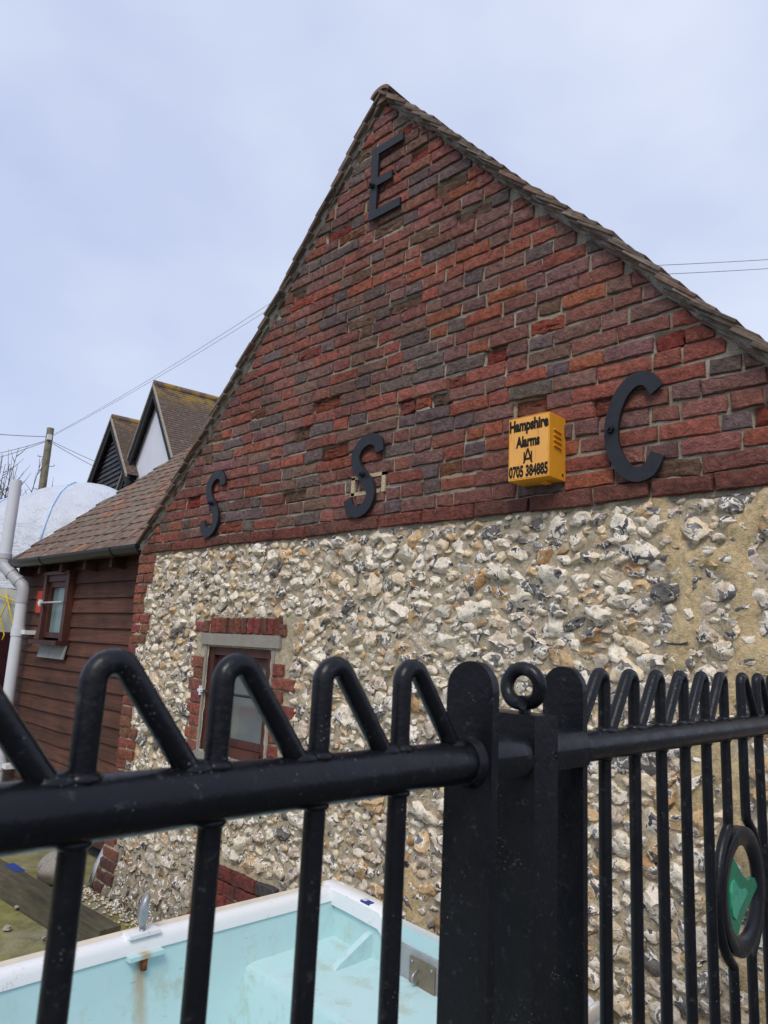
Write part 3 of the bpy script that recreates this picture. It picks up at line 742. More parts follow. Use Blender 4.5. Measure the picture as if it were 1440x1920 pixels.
# ------------------------------------------------------------------ alarm box
ax0, ax1, az0, az1, ay = -1.672, -1.478, 2.402, 2.668, -0.122
A = thing('alarm_box', 'yellow burglar alarm box with black lettering on the brick gable', 'alarm box', ((ax0+ax1)/2, 0, az0))
m = MB(); m.box((ax0, ay, az0), (ax1, 0.004, az1)); m.obj('body', 'alarm', A, bevel=0.006, bseg=2)
MB().box((ax0+.006, ay-0.0012, az0+.006), (ax1-.006, ay+.004, az1-.006)).obj('front_panel', 'alarmfront', A, bevel=0.001)
for k in range(4):
    z = az1-0.062-0.022*k
    MB().prism([(ay+0.030, z), (ay+0.085, z-0.006), (ay+0.085, z-0.013), (ay+0.030, z-0.008)], 0, ax1-.002, ax1+0.007).obj('louvre', 'alarm', A, bevel=0.0015)
m = MB(); m.tube([(ax1-.002, -0.022, az0+.022), (ax1+.002, -0.022, az0+.022)], 0.006, 10); m.obj('screw', 'ink', A)
MB().box((-1.555, -0.060, az0-.012), (-1.525, -0.030, az0+.002)).obj('tab', 'alarm', A, bevel=0.002)
def text(body, x0, x1, z0, z1, y, parent, bold=0.02):
    cu = bpy.data.curves.new('lettering', 'FONT'); cu.body = body; cu.offset = bold; cu.resolution_u = 3
    to = bpy.data.objects.new('lettering', cu); COL.objects.link(to); bpy.context.view_layer.update()
    me = bpy.data.meshes.new_from_object(to.evaluated_get(bpy.context.evaluated_depsgraph_get())); bpy.data.objects.remove(to)
    vx = [v.co.x for v in me.vertices]; vy = [v.co.y for v in me.vertices]
    V = [(x0+(v.co.x-min(vx))/(max(vx)-min(vx))*(x1-x0), y, z0+(v.co.y-min(vy))/(max(vy)-min(vy))*(z1-z0)) for v in me.vertices]
    return obj('lettering', V, [tuple(p.vertices) for p in me.polygons], 'ink', parent)
ty = ay-0.0022; AW = ax1-ax0
text('Hampshire', ax0+.004, ax1-.004, az1-.076, az1-.010, ty, A, 0.055)
text('Alarms', ax0+.036, ax1-.044, az1-.132, az1-.082, ty, A, 0.055)
text('0705 384885', ax0+.004, ax1-.006, az0+.008, az0+.060, ty, A, 0.05)
m = MB(); xm = (ax0+ax1)/2-.003
for s in (-1, 1):
    m.prism([(xm-.004*s, az0+.128), (xm+.003*s, az0+.128), (xm+.023*s, az0+.066), (xm+.015*s, az0+.066)], 1, ty, ty+.001)
    m.prism([(xm+.014*s, az0+.114), (xm+.020*s, az0+.114), (xm+.020*s, az0+.074), (xm+.014*s, az0+.074)], 1, ty-.0004, ty+.001)
m.prism([(xm-.013, az0+.088), (xm+.013, az0+.088), (xm+.013, az0+.080), (xm-.013, az0+.080)], 1, ty-.0008, ty+.001)
m.obj('emblem', 'ink', A)

# ------------------------------------------------------------------ timber shed wing
SX0, SX1, SY = -7.98, XL+0.10, 0.22
SH = thing('weatherboarded_shed', 'brown weatherboarded shed with clay tile roof beside the flint wall', 'shed', ((SX0+SX1)/2, SY+1.5, 0))
sw = [on_y(93, 1088, SY-.03), on_y(151, 1196, SY-.03)]
wx0, wx1, wz0, wz1 = -7.13, -6.58, 1.63, 2.19
m = MB(); m.box((SX0+.02, SY+0.03, 0.02), (SX1, SY+0.10, 2.36)); m.box((SX0+.02, SY+.10, .02), (SX0+.1, SY+3, 2.3)); m.obj('wall_frame', 'dark', SH)
EXP = 0.127; row = 0; z = 0.10
while z < 2.36:
    spans = [(SX0, SX1)]
    if z+EXP > wz0-0.02 and z < wz1+0.0: spans = [(SX0, wx0+0.01), (wx1-0.01, SX1)]
    for a, b in spans:
        n = max(2, int((b-a)/0.12)); V = []; Fc = []; sd_ = U(0, 50); wav = 0.016 if z < 0.95 else 0.003
        dz = U(-.004, .004)
        for i in range(n+1):
            x = a+(b-a)*i/n; zb_ = z+dz+wav*NZ(x*2.1, sd_)+wav*.4*NZ(x*7, sd_)
            yo = 0.003*NZ(x*1.5, sd_, 4)
            V += [(x, SY-0.026+yo, zb_), (x, SY-0.004, zb_+EXP+0.022), (x, SY+0.012, zb_+EXP+0.022), (x, SY+0.003+yo, zb_)]
        for i in range(n):
            for k in range(4): k2 = (k+1) % 4; Fc.append((i*4+k, i*4+k2, (i+1)*4+k2, (i+1)*4+k))
        Fc += [(3, 2, 1, 0), (n*4, n*4+1, n*4+2, n*4+3)]
        obj('weatherboard', V, Fc, 'board', SH)
    z += EXP; row += 1
# shed window
W2 = MB().box((wx0+.02, SY+0.012, wz0+.02), (wx1-.02, SY+0.028, wz1-.02)).obj('window', 'dark', SH)
m = MB(); y0 = SY-0.085
m.box((wx0-.01, y0, wz0-.01), (wx0+.05, SY+.01, wz1+.03)); m.box((wx1-.05, y0, wz0-.01), (wx1+.01, SY+.01, wz1+.03)); m.box((wx0-.02, y0-.012, wz1+.03), (wx1+.02, SY+.01, wz1+.06)); m.box((wx0+.05, y0+.015, wz1-.03), (wx1-.05, SY+.01, wz1+.03))
m.obj('casing', 'frame', W2, bevel=0.003)
m = MB(); x0, x1, z0, z1 = wx0+.052, wx1-.052, wz0+.012, wz1-.032; t = .05
m.box((x0, SY-.05, z0), (x0+t, SY+.01, z1)); m.box((x1-t, SY-.05, z0), (x1, SY+.01, z1)); m.box((x0+t, SY-.049, z0), (x1-t, SY+.01, z0+t)); m.box((x0+t, SY-.049, z1-t), (x1-t, SY+.01, z1)); m.obj('sash', 'frame', W2, bevel=0.003)
MB().box((x0+t-.003, SY-.02, z0+t-.003), (x1-t+.003, SY-.016, z1-t+.003)).obj('pane', 'glass2', W2)
MB().box((wx0-.05, SY-.14, wz0-.05), (wx1+.03, SY+.0, wz0-.011)).obj('window_sill', 'frame', W2, bevel=0.004)
MB().prism([(SY-.03, wz0-.05), (SY-.045, wz0-.05), (SY-.06, wz0-.17), (SY-.05, wz0-.172)], 0, wx0-.01, wx1+.03).obj('lead_apron', 'lead', W2)
zb = wz0+.33
m = MB(); m.tube([(wx0+.0, y0-.02, zb), (wx1-.04, y0-.02, zb+.004)], 0.009, 8); m.obj('security_bar', 'pipe2', W2, smooth=True)
m = MB(); m.box((wx0+.004, y0-.03, zb-.03), (wx0+.022, y0, zb+.03)); m.box((wx0-.02, y0-.028, zb-.01), (wx0+.05, y0-.012, zb+.012)); m.obj('bar_bracket', 'white', W2, bevel=.003)
tag(obj('red_plaque', *[(lambda mm: (mm.v, mm.f))(MB().box((-7.365, SY-.046, 1.87), (-7.235, SY-.018, 2.08)))][0], 'red'), 'small red plaque on the brown boards next to the shed window', 'sign')
# roof, tile by tile
PIT = math.radians(41); ey, ez = 0.085, 2.405
def roofpt(x, s, h=0.0): return Vector((x, ey+s*math.cos(PIT)-h*math.sin(PIT), ez+s*math.sin(PIT)+h*math.cos(PIT)))
m = MB(); a, b, c_, d_ = roofpt(SX0+.03, 0.02, -.05), roofpt(SX1-.1, 0.02, -.05), roofpt(SX1-.1, 2.9, -.05), roofpt(SX0+.03, 2.9, -.05); dn = Vector((0, 0, -.05))
m.add([a, b, c_, d_, a+dn, b+dn, c_+dn, d_+dn], [(0, 1, 2, 3), (4, 7, 6, 5), (0, 4, 5, 1), (1, 5, 6, 2), (2, 6, 7, 3), (3, 7, 4, 0)]); SR = m.obj('roof', 'dark', SH)
tm = []
for s_ in range(5):
    V = []; Fc = []; n = 5; L, Wd, T = 0.265, 0.163, 0.027; cv = U(.004, .010); cx_ = U(.002, .006)
    for i in range(n):
        for j in range(3):
            u = -0.5+i/(n-1); v_ = -0.5+j/2
            z = cv*(0.25-u*u)*4 - cx_*(v_*v_)*4
            V.append((v_*Wd+U(-.0015, .0015), (u+0.5)*L, z)); V.append((v_*Wd, (u+0.5)*L, z-T))
    q = lambda i, j, k: (i*3+j)*2+k
    for i in range(n-1):
        for j in range(2): Fc += [(q(i, j, 0), q(i, j+1, 0), q(i+1, j+1, 0), q(i+1, j, 0)), (q(i, j, 1), q(i+1, j, 1), q(i+1, j+1, 1), q(i, j+1, 1))]
        Fc += [(q(i, 0, 0), q(i+1, 0, 0), q(i+1, 0, 1), q(i, 0, 1)), (q(i, 2, 0), q(i, 2, 1), q(i+1, 2, 1), q(i+1, 2, 0))]
    for j in range(2): Fc += [(q(0, j, 0), q(0, j, 1), q(0, j+1, 1), q(0, j+1, 0)), (q(n-1, j, 0), q(n-1, j+1, 0), q(n-1, j+1, 1), q(n-1, j, 1))]
    me = bpy.data.meshes.new('roof_tile'); me.from_pydata(V, [], Fc); me.materials.append(MT['tile']); tm.append(me)
GA = 0.142; ntile = 0; tiles = []
for r in range(19):
    for k in range(20):
        x = SX0-0.03 + 0.168*(k+0.5) + (0.084 if r % 2 else 0.0)
        if x > SX1+0.05: continue
        p = roofpt(x, r*GA-0.03, 0.012); tiles.append((r, x, p))
def seen(t):
    q = proj(t[2]); return -(q[0]+0.0) if q[0] > 345 else -1 if q[0] < -10 else 1
tiles.sort(key=lambda t: (0 if proj(t[2])[0] < 360 else 1, t[0]))
for r, x, p in tiles[:300]:
    o = link('roof_tile', tm[rnd.randrange(5)], SR, p + Vector((U(-.003, .003), U(-.004, .004), U(0, .003))))
    o.rotation_euler = (PIT-0.10+U(-.010, .010), U(-.012, .012), U(-.018, .018))
# gutter and rafter feet
def gut(a, b, r, name, parent, mat='gutter'):
    prof = [(ey-0.052+r*math.cos(t_), 2.372+r*math.sin(t_)) for t_ in [math.pi+math.pi*k/10 for k in range(11)]] + [(ey-0.052+(r-.006)*math.cos(t_), 2.372+(r-.006)*math.sin(t_)) for t_ in [2*math.pi-math.pi*k/10 for k in range(11)]]
    return MB().prism(prof, 0, a, b).obj(name, mat, parent)
GT = gut(SX0-.04, XL-0.01, 0.068, 'gutter', SH)
for gx in (-6.95, -5.52): gut(gx-.05, gx+.05, 0.074, 'gutter_union', GT)
gut(XL-.03, XL-.012, 0.073, 'gutter_stop_end', GT); gut(SX0-.05, SX0-.035, 0.072, 'gutter_stop_end', GT)
m = MB(); m.prism([(ey-.052+.06*math.cos(math.pi+math.pi*k/10), 2.372+.06*math.sin(math.pi+math.pi*k/10)) for k in range(11)], 0, XL-.028, XL-.018); m.obj('gutter_stop_end', 'gutter', GT)
for x in [SX0+.30+0.50*k for k in range(6)]:
    MB().box((x-.025, SY-.13, 2.235), (x+.025, SY+.02, 2.325)).obj('rafter_foot', 'board', SH, bevel=.004)
MB().box((SX0, SY-.098, 2.325), (SX1-.12, SY-.078, 2.40)).obj('fascia', 'dark', SH)

# ------------------------------------------------------------------ soil pipe
px_ = on_y(41, 1130, 0.09); pu = on_y(13, 1044, -0.05); pt = on_y(27, 902, -0.05)
SP = thing('soil_pipe', 'grey white plastic soil pipe rising past the shed eave', 'pipe', (px_.x, 0.09, 0))
ux = (pu.x+pt.x)/2
m = MB(); m.tube([(px_.x, 0.09, 0.0), (px_.x, 0.09, 2.02)], 0.056, 20); m.obj('lower_pipe', 'pipe', SP, smooth=True, sharp=.6)
m = MB(); m.tube([(ux, -0.05, 2.36), (ux, -0.05, pt.z)], 0.056, 20, caps=False); m.tube([(ux, -0.05, pt.z), (ux, -0.05, 2.4)], 0.052, 20, caps=False); m.obj('upper_pipe', 'pipe', SP, smooth=True, sharp=.6, )
Pa = [Vector((ux, -0.05, 2.44)), Vector((ux, -0.05, 2.345)), Vector((ux+.012, -0.045, 2.315)), Vector((px_.x-.015, 0.083, 2.13)), Vector((px_.x, 0.09, 2.09)), Vector((px_.x, 0.09, 1.96))]
m = MB(); m.tube(Pa, 0.061, 20, caps=False); m.obj('bend', 'pipe2', SP, smooth=True, sharp=.9)
for c0, c1 in ((Pa[0], Pa[0]+Vector((0, 0, -.05))), (Pa[2].lerp(Pa[3], .30), Pa[2].lerp(Pa[3], .42)), (Pa[2].lerp(Pa[3], .72), Pa[2].lerp(Pa[3], .84))):
    m = MB(); m.tube([c0, c1], 0.066, 20); m.obj('collar', 'pipe2', SP, smooth=True, sharp=.6)
for z in (1.66, 0.42):
    m = MB(); m.tube([(px_.x, .09, z-.02), (px_.x, .09, z+.06)], 0.062, 20); m.obj('collar', 'pipe', SP, smooth=True, sharp=.6)
    MB().box((px_.x+.03, .10, z+.0), (px_.x+.15, SY-.008, z+.04)).obj('wall_clip', 'white', SP, bevel=.004)

# ------------------------------------------------------------------ railings
FX, RZ, HT, RB, RR_ = -0.558, 1.570, 1.690, 0.0103, 0.0235
def bar_path(y, sgn, FX, RZ, HT):
    P = [Vector((FX, y, 0.03)), Vector((FX, y, 0.8)), Vector((FX, y, 1.5)), Vector((FX, y, HT-RB-0.015))]
    r = 0.015; zt = HT-RB-r
    ye, ze = y+sgn*0.094, RZ+0.012
    c = Vector((FX, y+sgn*r, zt)); E_ = Vector((FX, ye, ze))
    dv = Vector((0, (ye-c.y)*sgn, ze-c.z)); D = dv.length; be = math.atan2(dv.z, dv.y)
    a_end = be + math.acos(r/D)                     # angle where the bend runs straight into the slanting leg
    a0 = math.pi
    for k in range(1, 11):
        a = a0+(a_end-a0)*k/10; P.append(Vector((FX, c.y+sgn*r*math.cos(a), c.z+r*math.sin(a))))
    P.append(P[-1].lerp(E_, .5)); P.append(E_); return P
def panel(y_first, sg_y, label, pitch, FX, RZ, HT):
    """twelve hooped bars from y_first, sg_y = direction; hoops lean away from the panel's middle"""
    ys = [y_first+sg_y*pitch*k for k in range(12)]
    T = thing('hooped_railing', label, 'railing', (FX, (ys[0]+ys[-1])/2, 0), 'black hoop railings')
    e0, e1 = ys[0]-sg_y*0.125, ys[-1]+sg_y*0.125
    m = MB(); n = 40
    P = [Vector((FX+0.0008*NZ(i*.5, 1), e0+(e1-e0)*i/n, RZ+0.0008*NZ(i*.5, 2))) for i in range(n+1)]; m.tube(P, RR_, 20)
    for y in ys:
        m.blob((FX, y, RZ+RR_-.002), .015, .016, .007); m.blob((FX, y, RZ-RR_+.001), .013, .014, .006)
    for k, y in enumerate(ys):
        s = -sg_y if k <= 5 else sg_y
        m.blob((FX, y+s*.094, RZ+RR_-.003), .014, .020, .008)
    m.obj('top_rail', 'black', T, fix=False, smooth=True, sharp=1.1)
    m = MB(); m.tube([(FX, e0, 0.14), (FX, e1, 0.14)], RR_, 16); m.obj('bottom_rail', 'black', T, smooth=True, sharp=.8)
    rc = (ys[5]+ys[6])/2; zc = 1.237; rr = 0.122
    for k, y in enumerate(ys):
        P = bar_path(y, -sg_y if k <= 5 else sg_y, FX, RZ, HT)
        if k in (5, 6):                            # the two middle bars bow out round the ring
            s = -sg_y if k == 5 else sg_y; Q = [P[0], P[1]]
            ro = rr+0.008
            for q in range(15):
                a = math.radians(-78+156*q/14); yy = max(0.055, ro*math.cos(a))
                Q.append(Vector((FX, rc+s*yy, zc+(ro+.012)*math.sin(a)/math.sin(math.radians(78)))))
            P = [P[0], Vector((FX, y, 0.9)), Vector((FX, y, zc-ro-.03))] + Q[2:] + [Vector((FX, y, zc+ro+.03))] + P[2:]
        MB().tube(P, RB, 12).obj('bar', 'black', T, fix=False, smooth=True, sharp=.8)
    for y in (e0, e1):                             # flat end plates with round heads
        poly = [(FX-.034, 0.0), (FX+.034, 0.0), (FX+.034, HT-.034)] + [(FX+.034*math.cos(a), HT-.034+.034*math.sin(a)) for a in [math.pi*q/12 for q in range(1, 12)]] + [(FX-.034, HT-.034)]
        MB().prism(poly, 1, y-.0065, y+.0065).obj('end_plate', 'black', T, bevel=.0015)
        d = 1 if y == e0 else -1; d *= sg_y
        m = MB(); m.tube([(FX, y+d*.006, RZ), (FX, y+d*.017, RZ)], [.031, .026], 18); m.obj('weld', 'black', T, smooth=True, sharp=.9)
    m = MB(); n = 40; V = []; Fc = []
    sec = [(rr+.004, -.010), (rr+.004, .010), (rr-.004, .0125), (rr-.028, .009), (rr-.034, .004), (rr-.034, -.004), (rr-.028, -.009), (rr-.004, -.0125)]
    for i in range(n):
        a = 2*math.pi*i/n
        for r_, x_ in sec: V.append((FX+x_, rc+r_*math.cos(a), zc+r_*math.sin(a)))
    for i in range(n):
        for k in range(len(sec)): k2 = (k+1) % len(sec); i2 = (i+1) % n; Fc.append((i*8+k, i*8+k2, i2*8+k2, i2*8+k))
    m.add(V, Fc); R_ = m.obj('ring', 'black', T, smooth=True, sharp=.7)
    em = [(-.066, .062), (-.045, .070), (-.025, .052), (.0, .030), (.032, .014), (.075, .012), (.092, -.008), (.060, -.022), (.030, -.036), (-.010, -.054), (-.042, -.082), (-.066, -.066), (-.080, -.03), (-.080, .03)]
    G1 = MB().prism([(rc+a*1.0, zc+b) for a, b in em], 0, FX-.006, FX+.006).obj('emblem', 'green', R_, bevel=.003)
    MB().prism([(rc-.03+a*.55, zc-.004+b*.5) for a, b in em], 0, FX-.009, FX+.009).obj('emblem_relief', 'palegreen', R_, bevel=.002)
    return e0, e1
ypl2 = -1.43
r0, r1 = panel(-1.4245, 1, 'black hooped railing panel between the ring-topped post and the flint wall', 0.1075, -0.580, 1.565, 1.686)
l0, l1 = panel(-1.964, -1, 'black hooped railing panel in front of the pale blue dinghy', 0.1133, -0.535, 1.575, 1.690)
PO = thing('railing_post', 'black square railing post with a ring on top joining the railing panels', 'post', (FX, -1.70, 0))
pc = on_x(1003, 1338, FX+.026); pd = on_x(1046, 1345, FX+.026)
py0, py1 = pc.y, pc.y+0.058
m = MB(); m.box((FX-.070, py0, -.05), (FX+.026, py1, 1.622)); m.obj('shaft', 'black', PO, bevel=.0025, bseg=2)
P = []; yc = (py0+py1)/2-.004; cx_ = FX-.008; rr = 0.0226; zc = 1.622+.006+rr+.008
for k in range(34):
    a = math.radians(-105+ 392*k/33); P.append((cx_+rr*math.cos(a), yc+.011-0.024*k/33, zc+rr*math.sin(a)))
P = [(cx_-.004, yc+.011, 1.605)] + P
MB().tube(P, 0.0098, 12).obj('ring_finial', 'black', PO, fix=False, smooth=True, sharp=.8)
for a, b in ((l0+.006, py0+.004), (py1-.004, r0-.006)):
    m = MB(); n = 10
    sec = [(FX+.0245*math.cos(math.pi*q/n), RZ+.004+.0245*math.sin(math.pi*q/n)) for q in range(n+1)] + [(FX-.0275, RZ+.004), (FX-.0275, RZ-.003), (FX-.021, RZ-.022), (FX, RZ-.028), (FX+.021, RZ-.022), (FX+.0275, RZ-.003), (FX+.0275, RZ+.004)]
    m.prism(sec, 1, a, b); m.obj('rail_sleeve', 'black', PO, bevel=.0015, smooth=True, sharp=.7)

# ------------------------------------------------------------------ dinghy
GZ = 0.80
D = thing('rowing_dinghy', 'pale blue dinghy with white gunwale lying stern to the flint wall', 'boat', (-1.48, -1.9, 0.3))
LEN = 3.0; y_st = -0.52
def halfw(t):                                       # half beam along the length, t = 0 at the transom
    return 0.575 * (1 - max(0, (t-0.35)/0.65)**2.4) * (0.965+0.035*min(1, t/0.25))
XC = -1.595
def sheer(t): return GZ + 0.03*(t-0.0)*0 + 0.10*max(0, t-.4)**2
def sec_pts(t, off, top):                           # half section from gunwale to keel
    hw = max(0.012, halfw(t)-off); zt = sheer(t)-top; kb = 0.30+off*0.9+0.16*max(0, t-.55)**1.5
    return [(hw, zt), (hw*0.985, zt-.10), (hw*0.95, zt-.22), (hw*0.84, kb+.09), (hw*0.60, kb+.03), (hw*0.25, kb+.006), (0, kb)]
def hull(off, top, rev):
    V = []; Fc = []; n = 30
    for i in range(n+1):
        t = i/n; S_ = sec_pts(t, off, top); full = [(-a, z) for a, z in S_] + [(a, z) for a, z in S_[-2::-1]]
        for a, z in full:
            skew = 0.10*(a+0.575) if t == 0 else 0.10*(a+0.575)*(1-t)
            V.append((XC+a, y_st-skew-LEN*t+(off*0.8 if False else -off*(1 if t == 0 else 0)), z))
    k = 13
    for i in range(n):
        for j in range(k-1):
            q = (i*k+j, i*k+j+1, (i+1)*k+j+1, (i+1)*k+j); Fc.append(q[::-1] if rev else q)
    Fc.append(tuple(range(k)) if rev else tuple(range(k))[::-1])
    return V, Fc
V, Fc = hull(0.0, 0.0, False); obj('outer_hull', V, Fc, 'boatwhite', D, smooth=True, sharp=.6)
V, Fc = hull(0.035, 0.002, True); obj('inner_hull', V, Fc, 'gel', D, smooth=True, sharp=.6)
def gw(t, off): return Vector((XC-halfw(t)+off, y_st-LEN*t, sheer(t)))
def rail_strip(side, t0, t1, n, prof, name, mat):
    V = []; Fc = []; k = len(prof)
    for i in range(n+1):
        t = t0+(t1-t0)*i/n; hw = halfw(t); sk = 0.10*(side*hw+.575)*(1-t)
        d = (halfw(min(1, t+.01))-halfw(max(0, t-.01)))/.02/LEN; nx_, ny_ = 1/math.hypot(1, d), d/math.hypot(1, d)
        for o_, z_ in prof: V.append((XC+side*(hw+o_*nx_), y_st-sk-LEN*t+o_*ny_, sheer(t)+z_))
    for i in range(n):
        for j in range(k): j2 = (j+1) % k; Fc.append((i*k+j, i*k+j2, (i+1)*k+j2, (i+1)*k+j))
    Fc += [tuple(range(k))[::-1], tuple(n*k+j for j in range(k))]
    m = MB(); m.add(V, Fc); return m.obj(name, mat, D, smooth=True, sharp=.7)
white = [(-.055, -.050), (-.050, -.052), (-.046, .000), (-.036, .014), (.0, .018), (.012, .012), (.016, -.01), (.0, -.03), (-.04, -.01)]
white = [(-.043, -.028), (-.040, -.004), (-.034, .010), (-.024, .016), (.0, .016), (.012, .010), (.012, -.030), (-.020, -.034)]
cream = [(.012, .012), (.022, .020), (.034, .016), (.040, .002), (.036, -.014), (.024, -.022), (.012, -.018)]
for sd2 in (-1, 1):
    rail_strip(sd2, -0.006, 0.985, 50, white, 'gunwale', 'boatwhite'); rail_strip(sd2, -0.004, 0.985, 50, cream, 'rubbing_strake', 'cream')
# transom capping, with a lower notch for the motor
def trn(a): return y_st-0.10*(a+.575)
capo = MB(); cc = [(-.70, GZ), (-.60, GZ), (-.42, GZ-.004), (-.355, GZ-.008)]
def cap(pts, name, mat, w0, w1, zt, zb_):
    V = []; Fc = []
    for a, z in pts:
        V += [(XC+a, trn(a)+w0, z+zb_), (XC+a, trn(a)+w0, z+zt*.7), (XC+a, trn(a)+w0-.012, z+zt), (XC+a, trn(a)+w1+.012, z+zt), (XC+a, trn(a)+w1, z+zt*.6), (XC+a, trn(a)+w1, z+zb_)]
    n = len(pts)
    for i in range(n-1):
        for j in range(6): j2 = (j+1) % 6; Fc.append((i*6+j, i*6+j2, (i+1)*6+j2, (i+1)*6+j))
    Fc += [tuple(range(6))[::-1], tuple((n-1)*6+j for j in range(6))]
    return MB().add(V, Fc).obj(name, mat, D, smooth=True, sharp=.6)
cap([(-.587, GZ), (-.42, GZ), (-.25, GZ-.004), (-.225, GZ-.02), (-.215, GZ-.05)], 'transom_capping', 'boatwhite', .0125, -.050, .019, -.04)
cap([(.587, GZ), (.42, GZ), (.25, GZ-.004), (.225, GZ-.02), (.215, GZ-.05)], 'transom_capping', 'boatwhite', .0125, -.050, .019, -.04)
cap([(-.215, GZ-.055), (0, GZ-.06), (.215, GZ-.055)], 'transom_edge', 'boatwhite', .010, -.014, .010, -.03)
cap([(-.585, GZ), (-.42, GZ), (-.23, GZ-.006)], 'rubbing_strake', 'cream', .040, .011, .012, -.03)
m = MB()
for a, b in ((-.225, .225),):
    V = [(XC+a, trn(a)-.048, GZ-.20), (XC+b, trn(b)-.048, GZ-.20), (XC+b, trn(b)-.048, GZ-.052), (XC+a, trn(a)-.048, GZ-.052)]; V += [(x, y+.05, z) for x, y, z in V]
    m.add(V, [(0, 1, 2, 3), (7, 6, 5, 4), (0, 4, 5, 1), (1, 5, 6, 2), (2, 6, 7, 3), (3, 7, 4, 0)])
TP = m.obj('transom_plate', 'alu', D, bevel=.002)
a, b = -.08, .035
V = [(XC+a, trn(a)-.054, GZ-.165), (XC+b, trn(b)-.054, GZ-.165), (XC+b, trn(b)-.054, GZ-.070), (XC+a, trn(a)-.054, GZ-.070)]; V += [(x, y+.008, z) for x, y, z in V]
MB().add(V, [(0, 1, 2, 3), (7, 6, 5, 4), (0, 4, 5, 1), (1, 5, 6, 2), (2, 6, 7, 3), (3, 7, 4, 0)]).obj('mounting_plate', 'bronze', TP, bevel=.0015)
for a_, z_ in ((a+.013, -.082), (b-.013, -.082), (a+.013, -.153), (b-.013, -.153)): MB().blob((XC+a_, trn(a_)-.055, GZ+z_), .005, .003, .005).obj('screw', 'galv', TP, smooth=True)
m = MB(); P = [(XC+a+.04, trn(a)-.055-.03*math.sin(q*math.pi/8), GZ-.118+.018*math.cos(q*math.pi/8)) for q in range(9)]; m.tube(P, .004, 8); m.obj('eye', 'galv', TP, smooth=True)
# stern bench, knee, centre thwart
SZ = 0.652
def bench(y0, y1, name):
    V = []; Fc = []; n = 12
    for i in range(n+1):
        a = -.53+1.06*i/n; yb = min(y0, trn(a)-.03) if y0 > -1 else y0
        for y, z in ((yb, SZ), (y1+.03, SZ), (y1+.008, SZ-.006), (y1, SZ-.028), (y1+.004, 0.36), (yb, 0.36)): V.append((XC+a, y, z+.004*NZ(a*4, y*4)))
    for i in range(n):
        for j in range(6): j2 = (j+1) % 6; Fc.append((i*6+j, i*6+j2, (i+1)*6+j2, (i+1)*6+j))
    Fc += [tuple(range(6))[::-1], tuple(n*6+j for j in range(6))]
    return MB().add(V, Fc).obj(name, 'gel', D, smooth=True, sharp=.8)
bench(-.45, -.95, 'stern_bench'); bench(-1.95, -2.20, 'thwart')
kx = on_z(672, 1800, SZ).x
for a in (kx-XC, -(kx-XC)):
    m = MB(); m.prism([(trn(a)-.03, SZ-.01), (trn(a)-.03, GZ-.07), (trn(a)-.05, GZ-.075), (trn(a)-.19, SZ+.012), (trn(a)-.22, SZ-.01)], 0, XC+a-.013, XC+a+.013); m.obj('knee', 'gel', D, bevel=.006, bseg=2)
# rowlock on the far gunwale, sticker
rx, ry = XC-halfw(.3)+.022, ROW.y
RK = MB().box((rx-.024, ry-.05, GZ+.014), (rx+.024, ry+.05, GZ+.024)).obj('rowlock_socket', 'boatwhite', D, bevel=.003)
m = MB(); m.tube([(rx, ry, GZ-.02), (rx, ry, GZ+.04)], .009, 10)
m.tube([(rx, ry, GZ+.03), (rx, ry-.004, GZ+.06), (rx, ry+.000, GZ+.10), (rx, ry+.008, GZ+.125)], [.009, .016, .014, .007], 10); m.obj('rowlock', 'galv', RK, smooth=True)
m = MB(); m.tube([(rx+.030, ry, GZ-.075), (rx+.030, ry, GZ-.03)], .010, 10); m.obj('rust_bolt', 'rust', RK, smooth=True)
MB().box((rx+.012, ry-.055, GZ-.040), (rx+.045, ry+.055, GZ-.028)).obj('rowlock_block', 'gel', RK, bevel=.005)
st = on_z(690, 1692, GZ+.017); m = MB(); rot = Matrix.Rotation(-0.10, 3, 'Z'); m.box((st.x-.030, st.y-.010, GZ+.008), (st.x+.018, st.y+.014, GZ+.0195), rot=rot); m.obj('blue_sticker', 'blue', D)
m = MB(); m.box((st.x-.026, st.y-.006, GZ+.009), (st.x-.010, st.y+.008, GZ+.0205), rot=rot, piv=(st.x, st.y, GZ)); m.obj('white_sticker', 'white', D)
for yy, lb in ((-.95, 'squared timber bearer under the stern of the dinghy'), (-2.3, 'squared timber bearer under the middle of the dinghy')):
    tag(MB().box((-2.05, yy-.07, -.03), (-1.0, yy+.07, 0.315)).obj('timber_bearer', 'beam', None, bevel=.006), lb, 'timber')

# ------------------------------------------------------------------ things lying in the yard
BT = 0.13; b0, b1, bf = on_z(0, 1637, BT), on_z(187, 1746, BT), on_z(212, 1727, BT)
d = (b1-b0).normalized(); nn = Vector((-d.y, d.x, 0)); bw = 0.125; V = []
for q in (b0-d*2.0, b1):
    for s, z in ((0, -.03), (bw, -.03), (bw, BT), (0, BT)): V.append((q.x+nn.x*s, q.y+nn.y*s, z))
BM = MB().add(V, [(0, 1, 2, 3), (7, 6, 5, 4), (0, 4, 5, 1), (1, 5, 6, 2), (2, 6, 7, 3), (3, 7, 4, 0)]).obj('timber_beam', 'beam', None, bevel=.008, bseg=2)
tag(BM, 'long grey timber beam lying on the mossy concrete', 'timber')
pm = on_z(22, 1628, BT)+nn*.02
MB().box((pm.x-.10, pm.y-.03, BT-.004), (pm.x+.10, pm.y+.03, BT+.003)).obj('paint_mark', 'blue', BM)
cb = on_z(92, 1640, 0.05); V, Fc = stone((cb.x, cb.y, .08), .19, .13, .12, .3, 3, 5, .15); tag(obj('concrete_lump', V, Fc, 'concrete', smooth=True, sharp=.6), 'broken lump of concrete lying behind the timber beam', 'rubble')
